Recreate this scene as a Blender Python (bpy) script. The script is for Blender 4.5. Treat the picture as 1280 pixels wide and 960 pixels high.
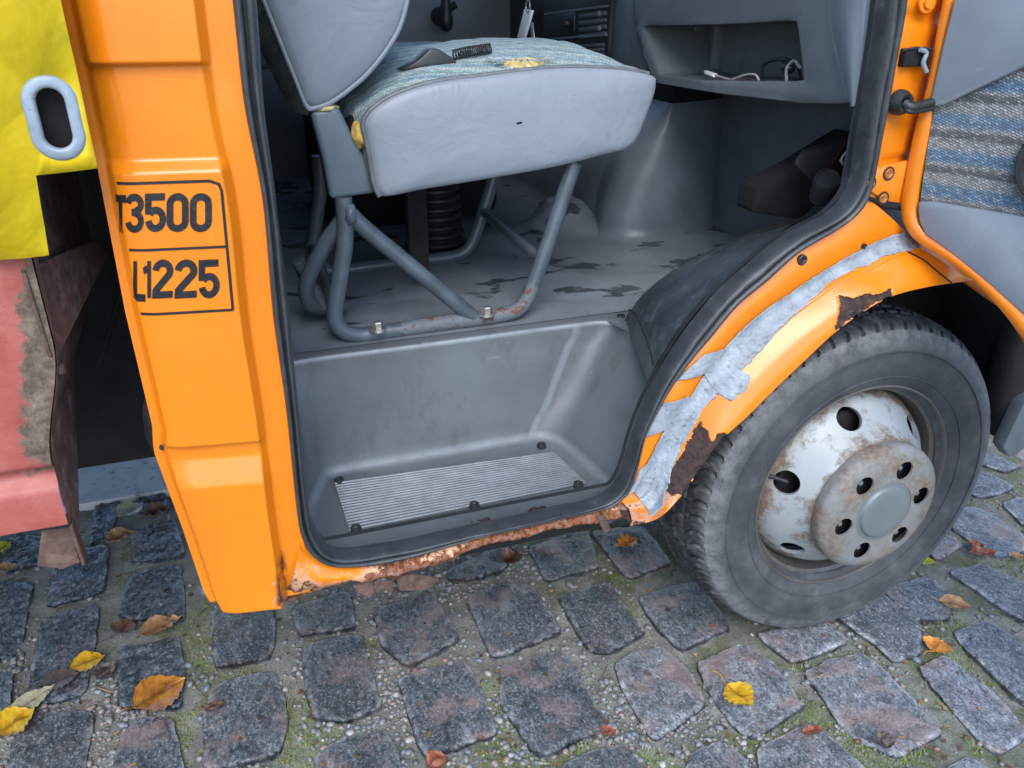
import bpy, bmesh, math, random
from mathutils import Vector, Matrix, noise
R = math.radians
for o in list(bpy.data.objects): bpy.data.objects.remove(o)
scene = bpy.context.scene
COL = scene.collection

# ------------------------------------------------------------------ camera
FPX, PITCH, YAW, CH = 1040.0, R(25.3), R(19.5), 1.217
cam_d = bpy.data.cameras.new('camera'); cam = bpy.data.objects.new('camera', cam_d); COL.objects.link(cam)
cam.location = (0, 0, CH); cam.rotation_euler = (R(90) - PITCH, 0, -YAW)
cam_d.sensor_width = 36.0; cam_d.lens = FPX / 1280 * 36; cam_d.clip_start = 0.02; cam_d.clip_end = 2000
scene.camera = cam
# ------------------------------------------------------------------ sky, sun, exposure
SUN_EL, SUN_AZ = R(46), R(196)          # azimuth measured clockwise from +Y
w = bpy.data.worlds.new('World'); scene.world = w; w.use_nodes = True
wn = w.node_tree; bg = wn.nodes['Background']
sky = wn.nodes.new('ShaderNodeTexSky'); sky.sky_type = 'NISHITA'; sky.sun_disc = False
sky.sun_elevation = SUN_EL; sky.sun_rotation = SUN_AZ; sky.air_density = 1.0; sky.dust_density = 1.0; sky.ozone_density = 1.0
hs = wn.nodes.new('ShaderNodeHueSaturation'); hs.inputs['Saturation'].default_value = 1.15
wn.links.new(sky.outputs[0], hs.inputs['Color']); wn.links.new(hs.outputs[0], bg.inputs[0])
bg.inputs[1].default_value = 0.15
sd = bpy.data.lights.new('sun', 'SUN'); sd.energy = 1.2; sd.angle = R(38); sd.color = (1, .975, .94)
so = bpy.data.objects.new('sun', sd); COL.objects.link(so)
sv = Vector((math.sin(SUN_AZ) * math.cos(SUN_EL), math.cos(SUN_AZ) * math.cos(SUN_EL), math.sin(SUN_EL)))
so.rotation_euler = sv.to_track_quat('Z', 'Y').to_euler(); so.location = sv * 20
vs = scene.view_settings; vs.view_transform = 'Standard'; vs.look = 'None'; vs.gamma = 1; vs.use_curve_mapping = False
vs.exposure = 1.2

# ------------------------------------------------------------------ pixel -> place
_f = Vector((math.sin(YAW) * math.cos(PITCH), math.cos(YAW) * math.cos(PITCH), -math.sin(PITCH)))
_r = Vector((math.cos(YAW), -math.sin(YAW), 0)); _u = _r.cross(_f); _o = Vector((0, 0, CH))
def ray(x, y): return _f + _r * ((x - 640) / FPX) - _u * ((y - 480) / FPX)
def P(x, y, X=None, Y=None, Z=None):
    d = ray(x, y)
    t = (X / d.x) if X is not None else (Y / d.y) if Y is not None else ((Z - CH) / d.z)
    return _o + d * t
def proj(p):
    d = Vector(p) - _o; z = d.dot(_f)
    return (640 + FPX * d.dot(_r) / z, 480 - FPX * d.dot(_u) / z)

# ------------------------------------------------------------------ mesh helpers
def link(name, me, mat=None, parent=None, smooth=True):
    o = bpy.data.objects.new(name, me); COL.objects.link(o)
    if mat: me.materials.append(mat)
    if smooth and len(me.polygons): me.polygons.foreach_set('use_smooth', [True] * len(me.polygons))
    if parent is not None:
        o.parent = parent; o.matrix_parent_inverse = WM[parent.name].inverted()
    WM[o.name] = Matrix.Identity(4)
    return o
WM = {}
def mesh(name, v, f, mat=None, parent=None, smooth=True, uv=None, attr=None, sharp=None):
    me = bpy.data.meshes.new(name); me.from_pydata([tuple(a) for a in v], [], f); me.update()
    if uv:
        l = me.uv_layers.new(name='UVMap')
        for lp in me.loops: l.data[lp.index].uv = uv[lp.vertex_index]
    if attr:
        for k, vals in attr.items():
            a = me.attributes.new(k, 'FLOAT', 'POINT'); a.data.foreach_set('value', vals)
    o = link(name, me, mat, parent, smooth)
    if sharp is not None: me.set_sharp_from_angle(angle=R(sharp))
    return o
def empty(name, loc=(0, 0, 0), parent=None):
    o = bpy.data.objects.new(name, None); COL.objects.link(o); o.empty_display_size = .1
    if parent is not None: o.parent = parent; o.matrix_parent_inverse = WM[parent.name].inverted()
    o.location = loc; WM[o.name] = Matrix.Translation(Vector(loc)); return o
def tag(o, label=None, cat=None, group=None, kind=None):
    for k, v in (('label', label), ('category', cat), ('group', group), ('kind', kind)):
        if v: o[k] = v
    return o
def gridf(nu, nv, closed_u=False, closed_v=False):
    f = []
    for i in range(nu if closed_u else nu - 1):
        for j in range(nv if closed_v else nv - 1):
            a = i * nv + j; b = ((i + 1) % nu) * nv + j; c = ((i + 1) % nu) * nv + (j + 1) % nv; d = i * nv + (j + 1) % nv
            f.append((a, b, c, d))
    return f
def surf(name, rows, mat, parent, closed_u=False, closed_v=False, uv=False, sharp=None, attr=None):
    nu, nv = len(rows), len(rows[0])
    v = [p for r in rows for p in r]
    U = [(i / (nu - 1), j / (nv - 1)) for i in range(nu) for j in range(nv)] if uv else None
    return mesh(name, v, gridf(nu, nv, closed_u, closed_v), mat, parent, True, U, attr, sharp)
def catmull(pts, n, closed=False):
    """smooth curve through points, resampled evenly to n points"""
    pts = [Vector(p) for p in pts]; m = len(pts); out = []
    segs = m if closed else m - 1
    for i in range(segs):
        p1, p2 = pts[i], pts[(i + 1) % m]
        p0 = pts[(i - 1) % m] if closed or i > 0 else p1 * 2 - p2
        p3 = pts[(i + 2) % m] if closed or i < m - 2 else p2 * 2 - p1
        a = max((p1 - p0).length, 1e-9) ** .5; b = max((p2 - p1).length, 1e-9) ** .5; c = max((p3 - p2).length, 1e-9) ** .5
        m1 = ((p1 - p0) / a - (p2 - p0) / (a + b) + (p2 - p1) / b) * b
        m2 = ((p2 - p1) / b - (p3 - p1) / (b + c) + (p3 - p2) / c) * b
        for k in range(16):
            t = k / 16; t2 = t * t; t3 = t2 * t
            out.append(p1 * (2 * t3 - 3 * t2 + 1) + m1 * (t3 - 2 * t2 + t) + p2 * (-2 * t3 + 3 * t2) + m2 * (t3 - t2))
    if not closed: out.append(pts[-1])
    return resample(out, n, closed)
def resample(pts, n, closed=False):
    pts = [Vector(p) for p in pts]
    if closed: pts = pts + [pts[0]]
    L = [0]
    for a, b in zip(pts, pts[1:]): L.append(L[-1] + (b - a).length)
    res = []; k = 0
    for i in range(n):
        s = L[-1] * i / (n if closed else n - 1)
        while k < len(L) - 2 and L[k + 1] < s: k += 1
        d = L[k + 1] - L[k]; t = (s - L[k]) / d if d > 1e-12 else 0
        res.append(pts[k].lerp(pts[k + 1], min(max(t, 0), 1)))
    return res
def frames(path, closed=False):
    n = len(path); T = []
    for i in range(n):
        a = path[(i - 1) % n] if closed or i > 0 else path[i]; b = path[(i + 1) % n] if closed or i < n - 1 else path[i]
        T.append((b - a).normalized())
    up = Vector((0, 0, 1)) if abs(T[0].z) < .9 else Vector((0, 1, 0))
    N = (up - T[0] * up.dot(T[0])).normalized(); out = []
    for t in T:
        N = (N - t * N.dot(t)).normalized(); out.append((t, N, t.cross(N)))
    return out
def tube(name, path, r, mat, parent, seg=12, closed=False, cap=True, smooth=True):
    path = [Vector(p) for p in path]; fr = frames(path, closed); v = []; n = len(path)
    rr = r if hasattr(r, '__len__') else [r] * n
    for p, (t, N, B), q in zip(path, fr, rr):
        for k in range(seg):
            a = 2 * math.pi * k / seg; v.append(p + (N * math.cos(a) + B * math.sin(a)) * q)
    f = gridf(n, seg, closed, True)
    if cap and not closed: f += [tuple(range(seg))[::-1], tuple(range((n - 1) * seg, n * seg))]
    return mesh(name, v, f, mat, parent, smooth, sharp=50 if cap else None)
def lathe(name, prof, centre, mat, parent, seg=64, axis='Y', sharp=35, closed=False):
    """prof: list of (radius, along) ; along is -Y (outwards) for axis Y, +Z for axis Z"""
    v = []; c = Vector(centre)
    for k in range(seg):
        a = 2 * math.pi * k / seg
        for r, h in prof:
            if axis == 'Y': v.append(c + Vector((r * math.cos(a), -h, r * math.sin(a))))
            elif axis == 'X': v.append(c + Vector((-h, r * math.cos(a), r * math.sin(a))))
            else: v.append(c + Vector((r * math.cos(a), r * math.sin(a), h)))
    return mesh(name, v, gridf(seg, len(prof), True, closed), mat, parent, True, sharp=sharp)
def box(name, lo, hi, mat, parent, bev=.004, segs=2, rot=None, piv=None):
    bm = bmesh.new(); bmesh.ops.create_cube(bm, size=1)
    lo, hi = Vector(lo), Vector(hi); c = (lo + hi) / 2; s = hi - lo
    for q in bm.verts: q.co = Vector((q.co.x * s.x, q.co.y * s.y, q.co.z * s.z))
    if bev: bmesh.ops.bevel(bm, geom=bm.edges[:], offset=min(bev, min(s) * .45), segments=segs, profile=.5, affect='EDGES')
    for q in bm.verts:
        p = q.co + c
        if rot is not None: p = Matrix.Rotation(rot[1], 3, rot[0]) @ (p - Vector(piv or c)) + Vector(piv or c)
        q.co = p
    me = bpy.data.meshes.new(name); bm.to_mesh(me); bm.free()
    o = link(name, me, mat, parent, True); me.set_sharp_from_angle(angle=R(40)); return o
def prism(name, pts, off, mat, parent, bev=.003, segs=2):
    """polygon pts extruded by vector off, bevelled"""
    bm = bmesh.new(); pts = [Vector(p) for p in pts]; off = Vector(off)
    a = [bm.verts.new(p) for p in pts]; b = [bm.verts.new(p + off) for p in pts]; n = len(pts)
    bm.faces.new(a[::-1]); bm.faces.new(b)
    for i in range(n): bm.faces.new((a[i], a[(i + 1) % n], b[(i + 1) % n], b[i]))
    bmesh.ops.recalc_face_normals(bm, faces=bm.faces[:])
    if bev: bmesh.ops.bevel(bm, geom=bm.edges[:], offset=bev, segments=segs, profile=.5, affect='EDGES', clamp_overlap=True)
    me = bpy.data.meshes.new(name); bm.to_mesh(me); bm.free()
    o = link(name, me, mat, parent, True); me.set_sharp_from_angle(angle=R(40)); return o
def ngon_fill(name, pts, mat, parent, uvf=None):
    bm = bmesh.new(); vs_ = [bm.verts.new(p) for p in pts]; bm.faces.new(vs_)
    bmesh.ops.triangulate(bm, faces=bm.faces[:])
    me = bpy.data.meshes.new(name); bm.to_mesh(me); bm.free()
    return link(name, me, mat, parent, False)
def inpoly(x, y, poly):
    r = False; j = len(poly) - 1
    for i in range(len(poly)):
        xi, yi = poly[i][0], poly[i][1]; xj, yj = poly[j][0], poly[j][1]
        if (yi > y) != (yj > y) and x < (xj - xi) * (y - yi) / (yj - yi) + xi: r = not r
        j = i
    return r
def sm(a, b, x):
    t = min(max((x - a) / (b - a), 0), 1); return t * t * (3 - 2 * t)
def fbm(x, y, z=0, o=4): return noise.fractal(Vector((x, y, z)), 1.0, 2.0, o)
def boolean_cut(o, cutters):
    for c in cutters:
        m = o.modifiers.new('b', 'BOOLEAN'); m.object = c; m.operation = 'DIFFERENCE'; m.solver = 'EXACT'
    dg = bpy.context.evaluated_depsgraph_get(); me = bpy.data.meshes.new_from_object(o.evaluated_get(dg))
    o.modifiers.clear(); o.data = me
    me.polygons.foreach_set('use_smooth', [True] * len(me.polygons)); me.set_sharp_from_angle(angle=R(35))
    for c in cutters: bpy.data.objects.remove(c)

# ------------------------------------------------------------------ material helpers
class NT:
    def __init__(s, name):
        s.m = bpy.data.materials.new(name); s.m.use_nodes = True; s.t = s.m.node_tree
        s.b = s.t.nodes['Principled BSDF']; s.tc = s.t.nodes.new('ShaderNodeTexCoord')
        s.co = s.tc.outputs['Object']
    def n(s, ty, **kw):
        nd = s.t.nodes.new('ShaderNode' + ty)
        for k, v in kw.items():
            if k in nd.inputs.keys(): s.put(nd.inputs[k], v)
            else: setattr(nd, k, v)
        return nd
    def put(s, sock, v):
        if isinstance(v, bpy.types.NodeSocket): s.t.links.new(v, sock)
        else:
            if hasattr(v, '__len__') and sock.type == 'RGBA' and len(v) == 3: v = (*v, 1)
            sock.default_value = v
    def map(s, scale=(1, 1, 1), rot=(0, 0, 0), co=None):
        nd = s.n('Mapping'); s.put(nd.inputs['Vector'], co or s.co); nd.inputs['Scale'].default_value = scale; nd.inputs['Rotation'].default_value = rot
        return nd.outputs[0]
    def noise(s, scale, detail=4, rough=.55, co=None, dist=0):
        nd = s.n('TexNoise'); s.put(nd.inputs['Vector'], co or s.co)
        nd.inputs['Scale'].default_value = scale; nd.inputs['Detail'].default_value = detail; nd.inputs['Roughness'].default_value = rough; nd.inputs['Distortion'].default_value = dist
        return nd.outputs['Fac']
    def voro(s, scale, out='Distance', feature='F1', co=None, rnd=1):
        nd = s.n('TexVoronoi', feature=feature); s.put(nd.inputs['Vector'], co or s.co); nd.inputs['Scale'].default_value = scale
        nd.inputs['Randomness'].default_value = rnd
        return nd.outputs[out]
    def ramp(s, fac, stops, interp='LINEAR'):
        nd = s.n('ValToRGB'); s.put(nd.inputs[0], fac); cr = nd.color_ramp; cr.interpolation = interp
        while len(cr.elements) < len(stops): cr.elements.new(.5)
        for e, (p, c) in zip(cr.elements, stops):
            e.position = p; e.color = (c, c, c, 1) if not hasattr(c, '__len__') else (*c, 1)
        return nd.outputs[0]
    def mix(s, fac, a, b, mode='MIX'):
        nd = s.n('Mix', data_type='RGBA', blend_type=mode); s.put(nd.inputs[0], fac); s.put(nd.inputs[6], a); s.put(nd.inputs[7], b); return nd.outputs[2]
    def math(s, op, a, b=0.0, c=0.0):
        nd = s.n('Math', operation=op); s.put(nd.inputs[0], a); s.put(nd.inputs[1], b)
        if op in ('MULTIPLY_ADD',): s.put(nd.inputs[2], c)
        return nd.outputs[0]
    def attr(s, name): return s.n('Attribute', attribute_name=name).outputs['Fac']
    def bump(s, h, strength=.3, dist=.002, prev=None):
        nd = s.n('Bump'); s.put(nd.inputs['Height'], h); nd.inputs['Strength'].default_value = strength; nd.inputs['Distance'].default_value = dist
        if prev is not None: s.put(nd.inputs['Normal'], prev)
        return nd.outputs[0]
    def out(s, base=None, rough=None, metal=None, normal=None, coat=None, spec=None, sheen=None):
        for k, v in (('Base Color', base), ('Roughness', rough), ('Metallic', metal), ('Normal', normal), ('Coat Weight', coat), ('Specular IOR Level', spec), ('Sheen Weight', sheen)):
            if v is not None: s.put(s.b.inputs[k], v)
        return s.m
def simple(name, c, rough=.5, metal=0, var=.15, vscale=18, bumps=None, c2=None, spec=None, dirt=None, coat=None):
    t = NT(name); f = t.noise(vscale, 5, .6)
    a = tuple(x * (1 - var) for x in c); b = c2 or tuple(min(1, x * (1 + var)) for x in c)
    col = t.ramp(f, [(.3, a), (.7, b)])
    if dirt:
        dc, lo, hi, sc = dirt
        col = t.mix(t.ramp(t.noise(sc, 6, .7), [(lo, 0.), (hi, 1.)]), col, dc)
    rg = t.math('MULTIPLY_ADD', t.noise(vscale * 3, 3), .18, rough - .09)
    nm = None
    if bumps:
        for sc, st, ds in bumps: nm = t.bump(t.noise(sc, 5, .6), st, ds, nm)
    return t.out(col, rg, metal, nm, coat, spec)

def paint_orange():
    t = NT('orange_paint')
    base = t.ramp(t.noise(3.5, 4), [(.3, (.735, .195, .004)), (.7, (.82, .235, .006))])
    base = t.mix(t.ramp(t.noise(55, 4, .7), [(.66, 0.), (.78, .30)]), base, (.42, .15, .03))
    speck = t.ramp(t.voro(130), [(.055, 1.), (.085, 0.)])
    gate = t.ramp(t.noise(40, 2), [(.55, 0.), (.60, 1.)])
    base = t.mix(t.math('MULTIPLY', speck, gate), base, (.06, .03, .02))
    scr = t.ramp(t.noise(60, 3, .5, t.map((.12, 1, 1), (0, .35, 0)), .6), [(.735, 0.), (.75, .5)])
    base = t.mix(scr, base, (.35, .15, .05))
    base = t.mix(t.ramp(t.noise(5, 6, .7, t.map((1.6, 1.6, .35))), [(.50, 0.), (.76, .5)]), base, (.50, .17, .022))
    base = t.mix(t.ramp(t.noise(11, 5, .65, t.map((1, 1, .6))), [(.58, 0.), (.80, .34)]), base, (.85, .40, .12))
    ra = t.attr('rust'); nz = t.noise(70, 6, .7); nz2 = t.noise(14, 4, .6)
    m = t.math('ADD', ra, t.math('MULTIPLY', t.math('ADD', t.math('SUBTRACT', nz, .5), t.math('SUBTRACT', nz2, .5)), .75))
    mask = t.ramp(m, [(.42, 0.), (.52, 1.)])
    rust = t.ramp(t.noise(110, 6, .75), [(.28, (.035, .022, .02)), (.42, (.10, .045, .03)), (.50, (.27, .095, .035)), (.58, (.20, .13, .12)), (.68, (.40, .27, .23)), (.80, (.55, .20, .045))])
    dark = t.attr('dark'); rust = t.mix(dark, rust, t.ramp(t.noise(90, 6, .7), [(.3, (.025, .018, .018)), (.6, (.075, .05, .045)), (.75, (.16, .09, .06))]))
    edge = t.ramp(m, [(.34, 0.), (.44, .65), (.50, .8), (.54, 0.)])
    col = t.mix(edge, t.mix(mask, base, rust), (.66, .40, .26))
    gr = t.attr('grime'); gm = t.math('MULTIPLY', gr, t.ramp(t.noise(45, 6, .7), [(.40, 0.), (.56, 1.)]))
    col = t.mix(gm, col, (.03, .022, .018))
    rough = t.math('MULTIPLY_ADD', mask, .65, t.math('MULTIPLY_ADD', t.noise(30, 3), .14, .20))
    nm = t.bump(t.noise(9, 3), .10, .01)
    nm = t.bump(t.math('MULTIPLY', mask, t.noise(120, 6, .7)), .7, .004, nm)
    nm = t.bump(mask, .5, -.0015, nm)
    t.b.inputs['Coat Roughness'].default_value = .12
    t.put(t.b.inputs['Specular IOR Level'], t.math('MULTIPLY_ADD', mask, -.38, .5))
    return t.out(col, rough, 0, nm, t.math('MULTIPLY_ADD', mask, -.4, .4))
def rubber(name='black_rubber', c=.018, rough=.5, dusty=.06):
    t = NT(name)
    col = t.ramp(t.noise(25, 5, .65), [(.3, (c * .7, c * .75, c * .85)), (.62, (c * 1.3, c * 1.4, c * 1.5)), (.8, (dusty, dusty * 1.03, dusty * 1.08))])
    return t.out(col, t.math('MULTIPLY_ADD', t.noise(60, 4), .3, rough - .15), 0, t.bump(t.noise(180, 4, .7), .25, .001))
MAT = {}
def build_mats():
    MAT['orange'] = paint_orange()
    MAT['rubber'] = rubber()
    MAT['void'] = simple('dark_void_paint', (.006, .006, .007), .9, var=.3)
    # seal with fine cross serration
    t = NT('door_seal_rubber'); uv = t.tc.outputs['UV']
    wv = t.n('TexWave', wave_type='BANDS', bands_direction='X'); t.put(wv.inputs['Vector'], t.map((1, 1, 1), co=uv)); wv.inputs['Scale'].default_value = 150
    sep = t.n('SeparateXYZ'); t.put(sep.inputs[0], uv)
    band = t.ramp(sep.outputs[1], [(.50, 0.), (.53, 1.), (.64, 1.), (.67, 0.)])
    band = t.math('MULTIPLY', band, t.ramp(t.noise(5, 3), [(.33, 0.), (.45, 1.)]))
    col = t.ramp(t.noise(30, 6, .7), [(.3, (.020, .024, .029)), (.6, (.042, .048, .056)), (.78, (.10, .11, .12))])
    col = t.mix(t.math('MULTIPLY', band, t.math('MULTIPLY', wv.outputs['Fac'], .75)), col, (.16, .18, .2))
    nm = t.bump(t.math('MULTIPLY', band, wv.outputs['Fac']), .9, .002); nm = t.bump(t.noise(120, 5, .7), .4, .0015, nm)
    MAT['seal'] = t.out(col, .42, 0, nm)
    # mid-grey grained plastic of step and floor
    def plastic(name, c, rough, stain, grain=500):
        t = NT(name)
        col = t.ramp(t.noise(7, 6, .65), [(.3, tuple(x * .82 for x in c)), (.7, tuple(x * 1.15 for x in c))])
        st = t.ramp(t.noise(22, 7, .72, t.map((1, 1, .45))), [(.56, 0.), (.72, .55)])
        col = t.mix(st, col, stain)
        sc = t.ramp(t.noise(38, 4, .6, t.map((.25, 1, 1), (0, .5, .3)), .4), [(.69, 0.), (.74, .35)])
        col = t.mix(sc, col, tuple(min(1, x * 2.0) for x in c))
        sp = t.ramp(t.voro(90), [(.04, .8), (.07, 0.)]); g = t.ramp(t.noise(9, 2), [(.55, 0.), (.62, 1.)])
        col = t.mix(t.math('MULTIPLY', sp, g), col, tuple(x * .35 for x in c))
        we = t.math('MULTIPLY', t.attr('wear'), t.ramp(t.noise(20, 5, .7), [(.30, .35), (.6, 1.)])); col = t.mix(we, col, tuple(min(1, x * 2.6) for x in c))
        rg = t.math('MULTIPLY_ADD', t.noise(16, 5, .6), .34, rough - .17)
        nm = t.bump(t.noise(grain, 2), .12, .001); nm = t.bump(t.noise(8, 3), .12, .006, nm)
        return t.out(col, rg, 0, nm)
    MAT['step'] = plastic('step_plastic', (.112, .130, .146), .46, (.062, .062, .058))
    MAT['dash'] = plastic('dash_plastic', (.155, .175, .195), .50, (.10, .11, .12))
    MAT['dash_light'] = plastic('dash_light_plastic', (.30, .34, .38), .42, (.22, .24, .26))
    MAT['trim'] = plastic('door_trim_vinyl', (.195, .235, .282), .42, (.15, .175, .205), 700)
    MAT['dark_plastic'] = simple('dark_plastic', (.022, .024, .028), .42, var=.3, bumps=[(200, .2, .001)], dirt=((.07, .07, .072), .6, .8, 20))
    # vinyl of the seat
    t = NT('seat_vinyl')
    col = t.ramp(t.noise(5, 5, .6), [(.3, (.205, .240, .285)), (.7, (.25, .288, .335))])
    col = t.mix(t.ramp(t.noise(24, 7, .72), [(.60, 0.), (.76, .45)]), col, (.13, .145, .16))
    sp = t.ramp(t.voro(40), [(.02, .8), (.035, 0.)]); col = t.mix(sp, col, (.07, .075, .08))
    nm = t.bump(t.noise(420, 3), .18, .001); nm = t.bump(t.noise(9, 4, .6, None, .6), .28, .014, nm)
    MAT['vinyl'] = t.out(col, .40, 0, nm)
    MAT['piping'] = simple('piping_vinyl', (.13, .145, .16), .42, var=.25, vscale=60)
    MAT['vinyl_black'] = simple('black_vinyl_cover', (.048, .058, .072), .38, var=.35, vscale=12, bumps=[(330, .3, .001), (14, .25, .01)], dirt=((.13, .15, .17), .52, .78, 26))
    # floor rubber, wet in patches
    t = NT('wet_floor_mat')
    wet = t.ramp(t.noise(10, 4, .5, t.map((.75, 1.25, 1), (0, 0, -.3)), .4), [(.575, 0.), (.62, 1.)])
    col = t.ramp(t.noise(9, 6, .65), [(.3, (.125, .15, .176)), (.7, (.20, .23, .258))])
    col = t.mix(t.ramp(t.noise(40, 6, .7, t.map((.2, 1, 1))), [(.58, 0.), (.75, .5)]), col, (.20, .215, .23))
    col = t.mix(t.math('MULTIPLY', wet, .85), col, (.035, .042, .05))
    rg = t.math('MULTIPLY_ADD', wet, -.30, .44)
    nm = t.bump(t.noise(6, 4, .5), .35, .012); nm = t.bump(t.noise(240, 3), .15, .001, nm)
    MAT['floor'] = t.out(col, rg, 0, nm)
    MAT['footwell'] = simple('footwell_plastic', (.125, .15, .182), .36, var=.3, vscale=6, bumps=[(260, .1, .001), (5, .2, .02)], dirt=((.15, .17, .19), .56, .8, 16))
    MAT['tube'] = simple('seat_frame_paint', (.075, .098, .125), .34, var=.25, vscale=22, bumps=[(90, .15, .001)], dirt=((.14, .16, .18), .62, .8, 40))
    t = NT('rusted_frame_paint')
    col = t.ramp(t.noise(60, 6, .7), [(.3, (.08, .10, .125)), (.56, (.12, .14, .16)), (.60, (.12, .055, .038)), (.66, (.085, .035, .028)), (.78, (.32, .22, .18))])
    MAT['tube_rust'] = t.out(col, .6, 0, t.bump(t.noise(160, 5, .7), .5, .002))
    t = NT('bracket_paint')
    col = t.ramp(t.noise(9, 5, .6), [(.3, (.085, .12, .15)), (.7, (.12, .16, .195))]); col = t.mix(t.ramp(t.noise(25, 6, .7), [(.62, 0.), (.7, .6)]), col, (.2, .24, .28))
    MAT['bracket'] = t.out(col, .38, 0, t.bump(t.noise(12, 3), .2, .005))
    # aluminium tread plate is geometry; this is its metal
    MAT['alu'] = simple('tread_aluminium', (.22, .24, .26), .42, .45, var=.2, vscale=30, dirt=((.2, .21, .22), .55, .8, 25))
    MAT['steel'] = simple('zinc_bolt', (.45, .44, .42), .38, .8, var=.35, vscale=120, dirt=((.3, .18, .1), .55, .75, 150))
    MAT['galv'] = simple('galvanised_eyelet', (.25, .31, .37), .5, .15, var=.2, vscale=60, bumps=[(60, .3, .002)], dirt=((.12, .13, .14), .6, .72, 60))
    # silver tape
    t = NT('silver_tape')
    col = t.ramp(t.noise(28, 5, .65), [(.3, (.20, .235, .27)), (.55, (.285, .33, .375)), (.8, (.38, .43, .475))])
    col = t.mix(t.ramp(t.noise(70, 6, .75), [(.54, 0.), (.68, .8)]), col, (.12, .132, .145))
    wr = t.noise(45, 3, .5, t.map((1, 1, 1), (0, .7, 0)), 1.5)
    nm = t.bump(t.n('TexVoronoi', feature='DISTANCE_TO_EDGE', Scale=30.0).outputs['Distance'], .25, .002); nm = t.bump(wr, .6, .005, nm); nm = t.bump(t.noise(22, 4, .6, None, 1.5), .5, .0035, nm)
    MAT['tape'] = t.out(col, .48, .0, nm)
    # foam
    MAT['foam'] = simple('yellow_foam', (.62, .42, .11), .95, var=.3, vscale=70, bumps=[(150, .8, .004)])
    MAT['foam_pale'] = simple('pale_foam', (.72, .56, .26), .95, var=.25, vscale=70, bumps=[(150, .8, .004)])
    # seat weave
    def weave(name, stripe_rows, period, cell=.0042, dk=.72):
        t = NT(name); uv = t.tc.outputs['UV']
        sep = t.n('SeparateXYZ'); t.put(sep.inputs[0], uv)
        wob = t.math('MULTIPLY', t.math('SUBTRACT', t.noise(90, 2, .5, uv), .5), .0045)
        v = t.math('DIVIDE', t.math('ADD', sep.outputs[1], wob), period); fr = t.math('FRACT', v)
        col = t.ramp(fr, stripe_rows)
        bk = t.n('TexBrick'); t.put(bk.inputs['Vector'], t.map((1, 1, 1), (0, 0, .35), co=uv)); bk.offset = .5; bk.inputs['Scale'].default_value = 1.0
        for k_, v_ in (('Brick Width', cell * 1.5), ('Row Height', cell * .8), ('Mortar Size', cell * .16), ('Mortar Smooth', .9), ('Color1', (0, 0, 0, 1)), ('Color2', (1, 1, 1, 1)), ('Mortar', (.5, .5, .5, 1)), ('Bias', 0.0)): bk.inputs[k_].default_value = v_
        bn = t.noise(1 / cell * .9, 2, .5, t.map((.55, 1.5, 1), (0, 0, .5), co=uv))
        bs = t.n('SeparateColor'); t.put(bs.inputs[0], bk.outputs['Color'])
        col = t.mix(t.ramp(bs.outputs[0], [(.10, dk), (.45, 0.)]), col, (.06, .068, .08))
        col = t.mix(t.ramp(bs.outputs[0], [(.6, 0.), (.95, dk * .75)]), col, (.56, .60, .62))
        col = t.mix(t.math('MULTIPLY', bk.outputs['Fac'], dk * 1.1), col, (.045, .05, .06))
        col = t.mix(t.ramp(bn, [(.40, .35), (.52, 0.)]), col, (.055, .06, .07))
        col = t.mix(t.ramp(t.noise(14, 4), [(.45, 0.), (.8, .25)]), col, (.2, .2, .19))
        nm = t.bump(bk.outputs['Fac'], .9, -.0025); nm = t.bump(bn, .4, .002, nm)
        return t.out(col, .9, 0, nm, sheen=.2)
    MAT['door_fabric'] = weave('door_striped_weave', [(0, (.085, .19, .33)), (.22, (.12, .24, .37)), (.34, (.32, .34, .35)), (.56, (.30, .32, .34)), (.64, (.09, .10, .115)), (.78, (.12, .13, .145)), (.86, (.33, .35, .36)), (.96, (.13, .24, .36))], .052, .0042, .46)
    MAT['seat_fabric'] = weave('seat_weave', [(0, (.28, .52, .56)), (.2, (.46, .62, .62)), (.4, (.58, .66, .65)), (.55, (.26, .50, .58)), (.7, (.2, .36, .46)), (.85, (.5, .62, .62)), (1, (.20, .40, .44))], .045, .0070, .42)
    # tyre
    t = NT('tyre_rubber'); ra = t.attr('tread')
    side = t.ramp(t.noise(14, 6, .7), [(.30, (.032, .036, .041)), (.52, (.058, .064, .071)), (.74, (.115, .122, .13))])
    side = t.mix(t.ramp(t.noise(60, 5, .7, t.map((1, 1, 1))), [(.64, 0.), (.78, .4)]), side, (.16, .163, .165))
    tr = t.ramp(t.noise(36, 6, .75), [(.34, (.013, .014, .016)), (.52, (.038, .041, .045)), (.70, (.13, .135, .142))])
    sh = t.math('MULTIPLY', t.attr('shoulder'), t.ramp(t.noise(45, 6, .75), [(.36, .1), (.62, 1.)])); side = t.mix(sh, side, (.18, .19, .20))
    side = t.mix(t.ramp(t.noise(26, 3, .5, t.map((1, 1, 3), (0, .8, 0)), .5), [(.66, 0.), (.72, .35)]), side, (.035, .037, .04))
    col = t.mix(ra, side, tr)
    MAT['tyre'] = t.out(col, .62, 0, t.bump(t.noise(170, 5, .7), .35, .0015))
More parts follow.
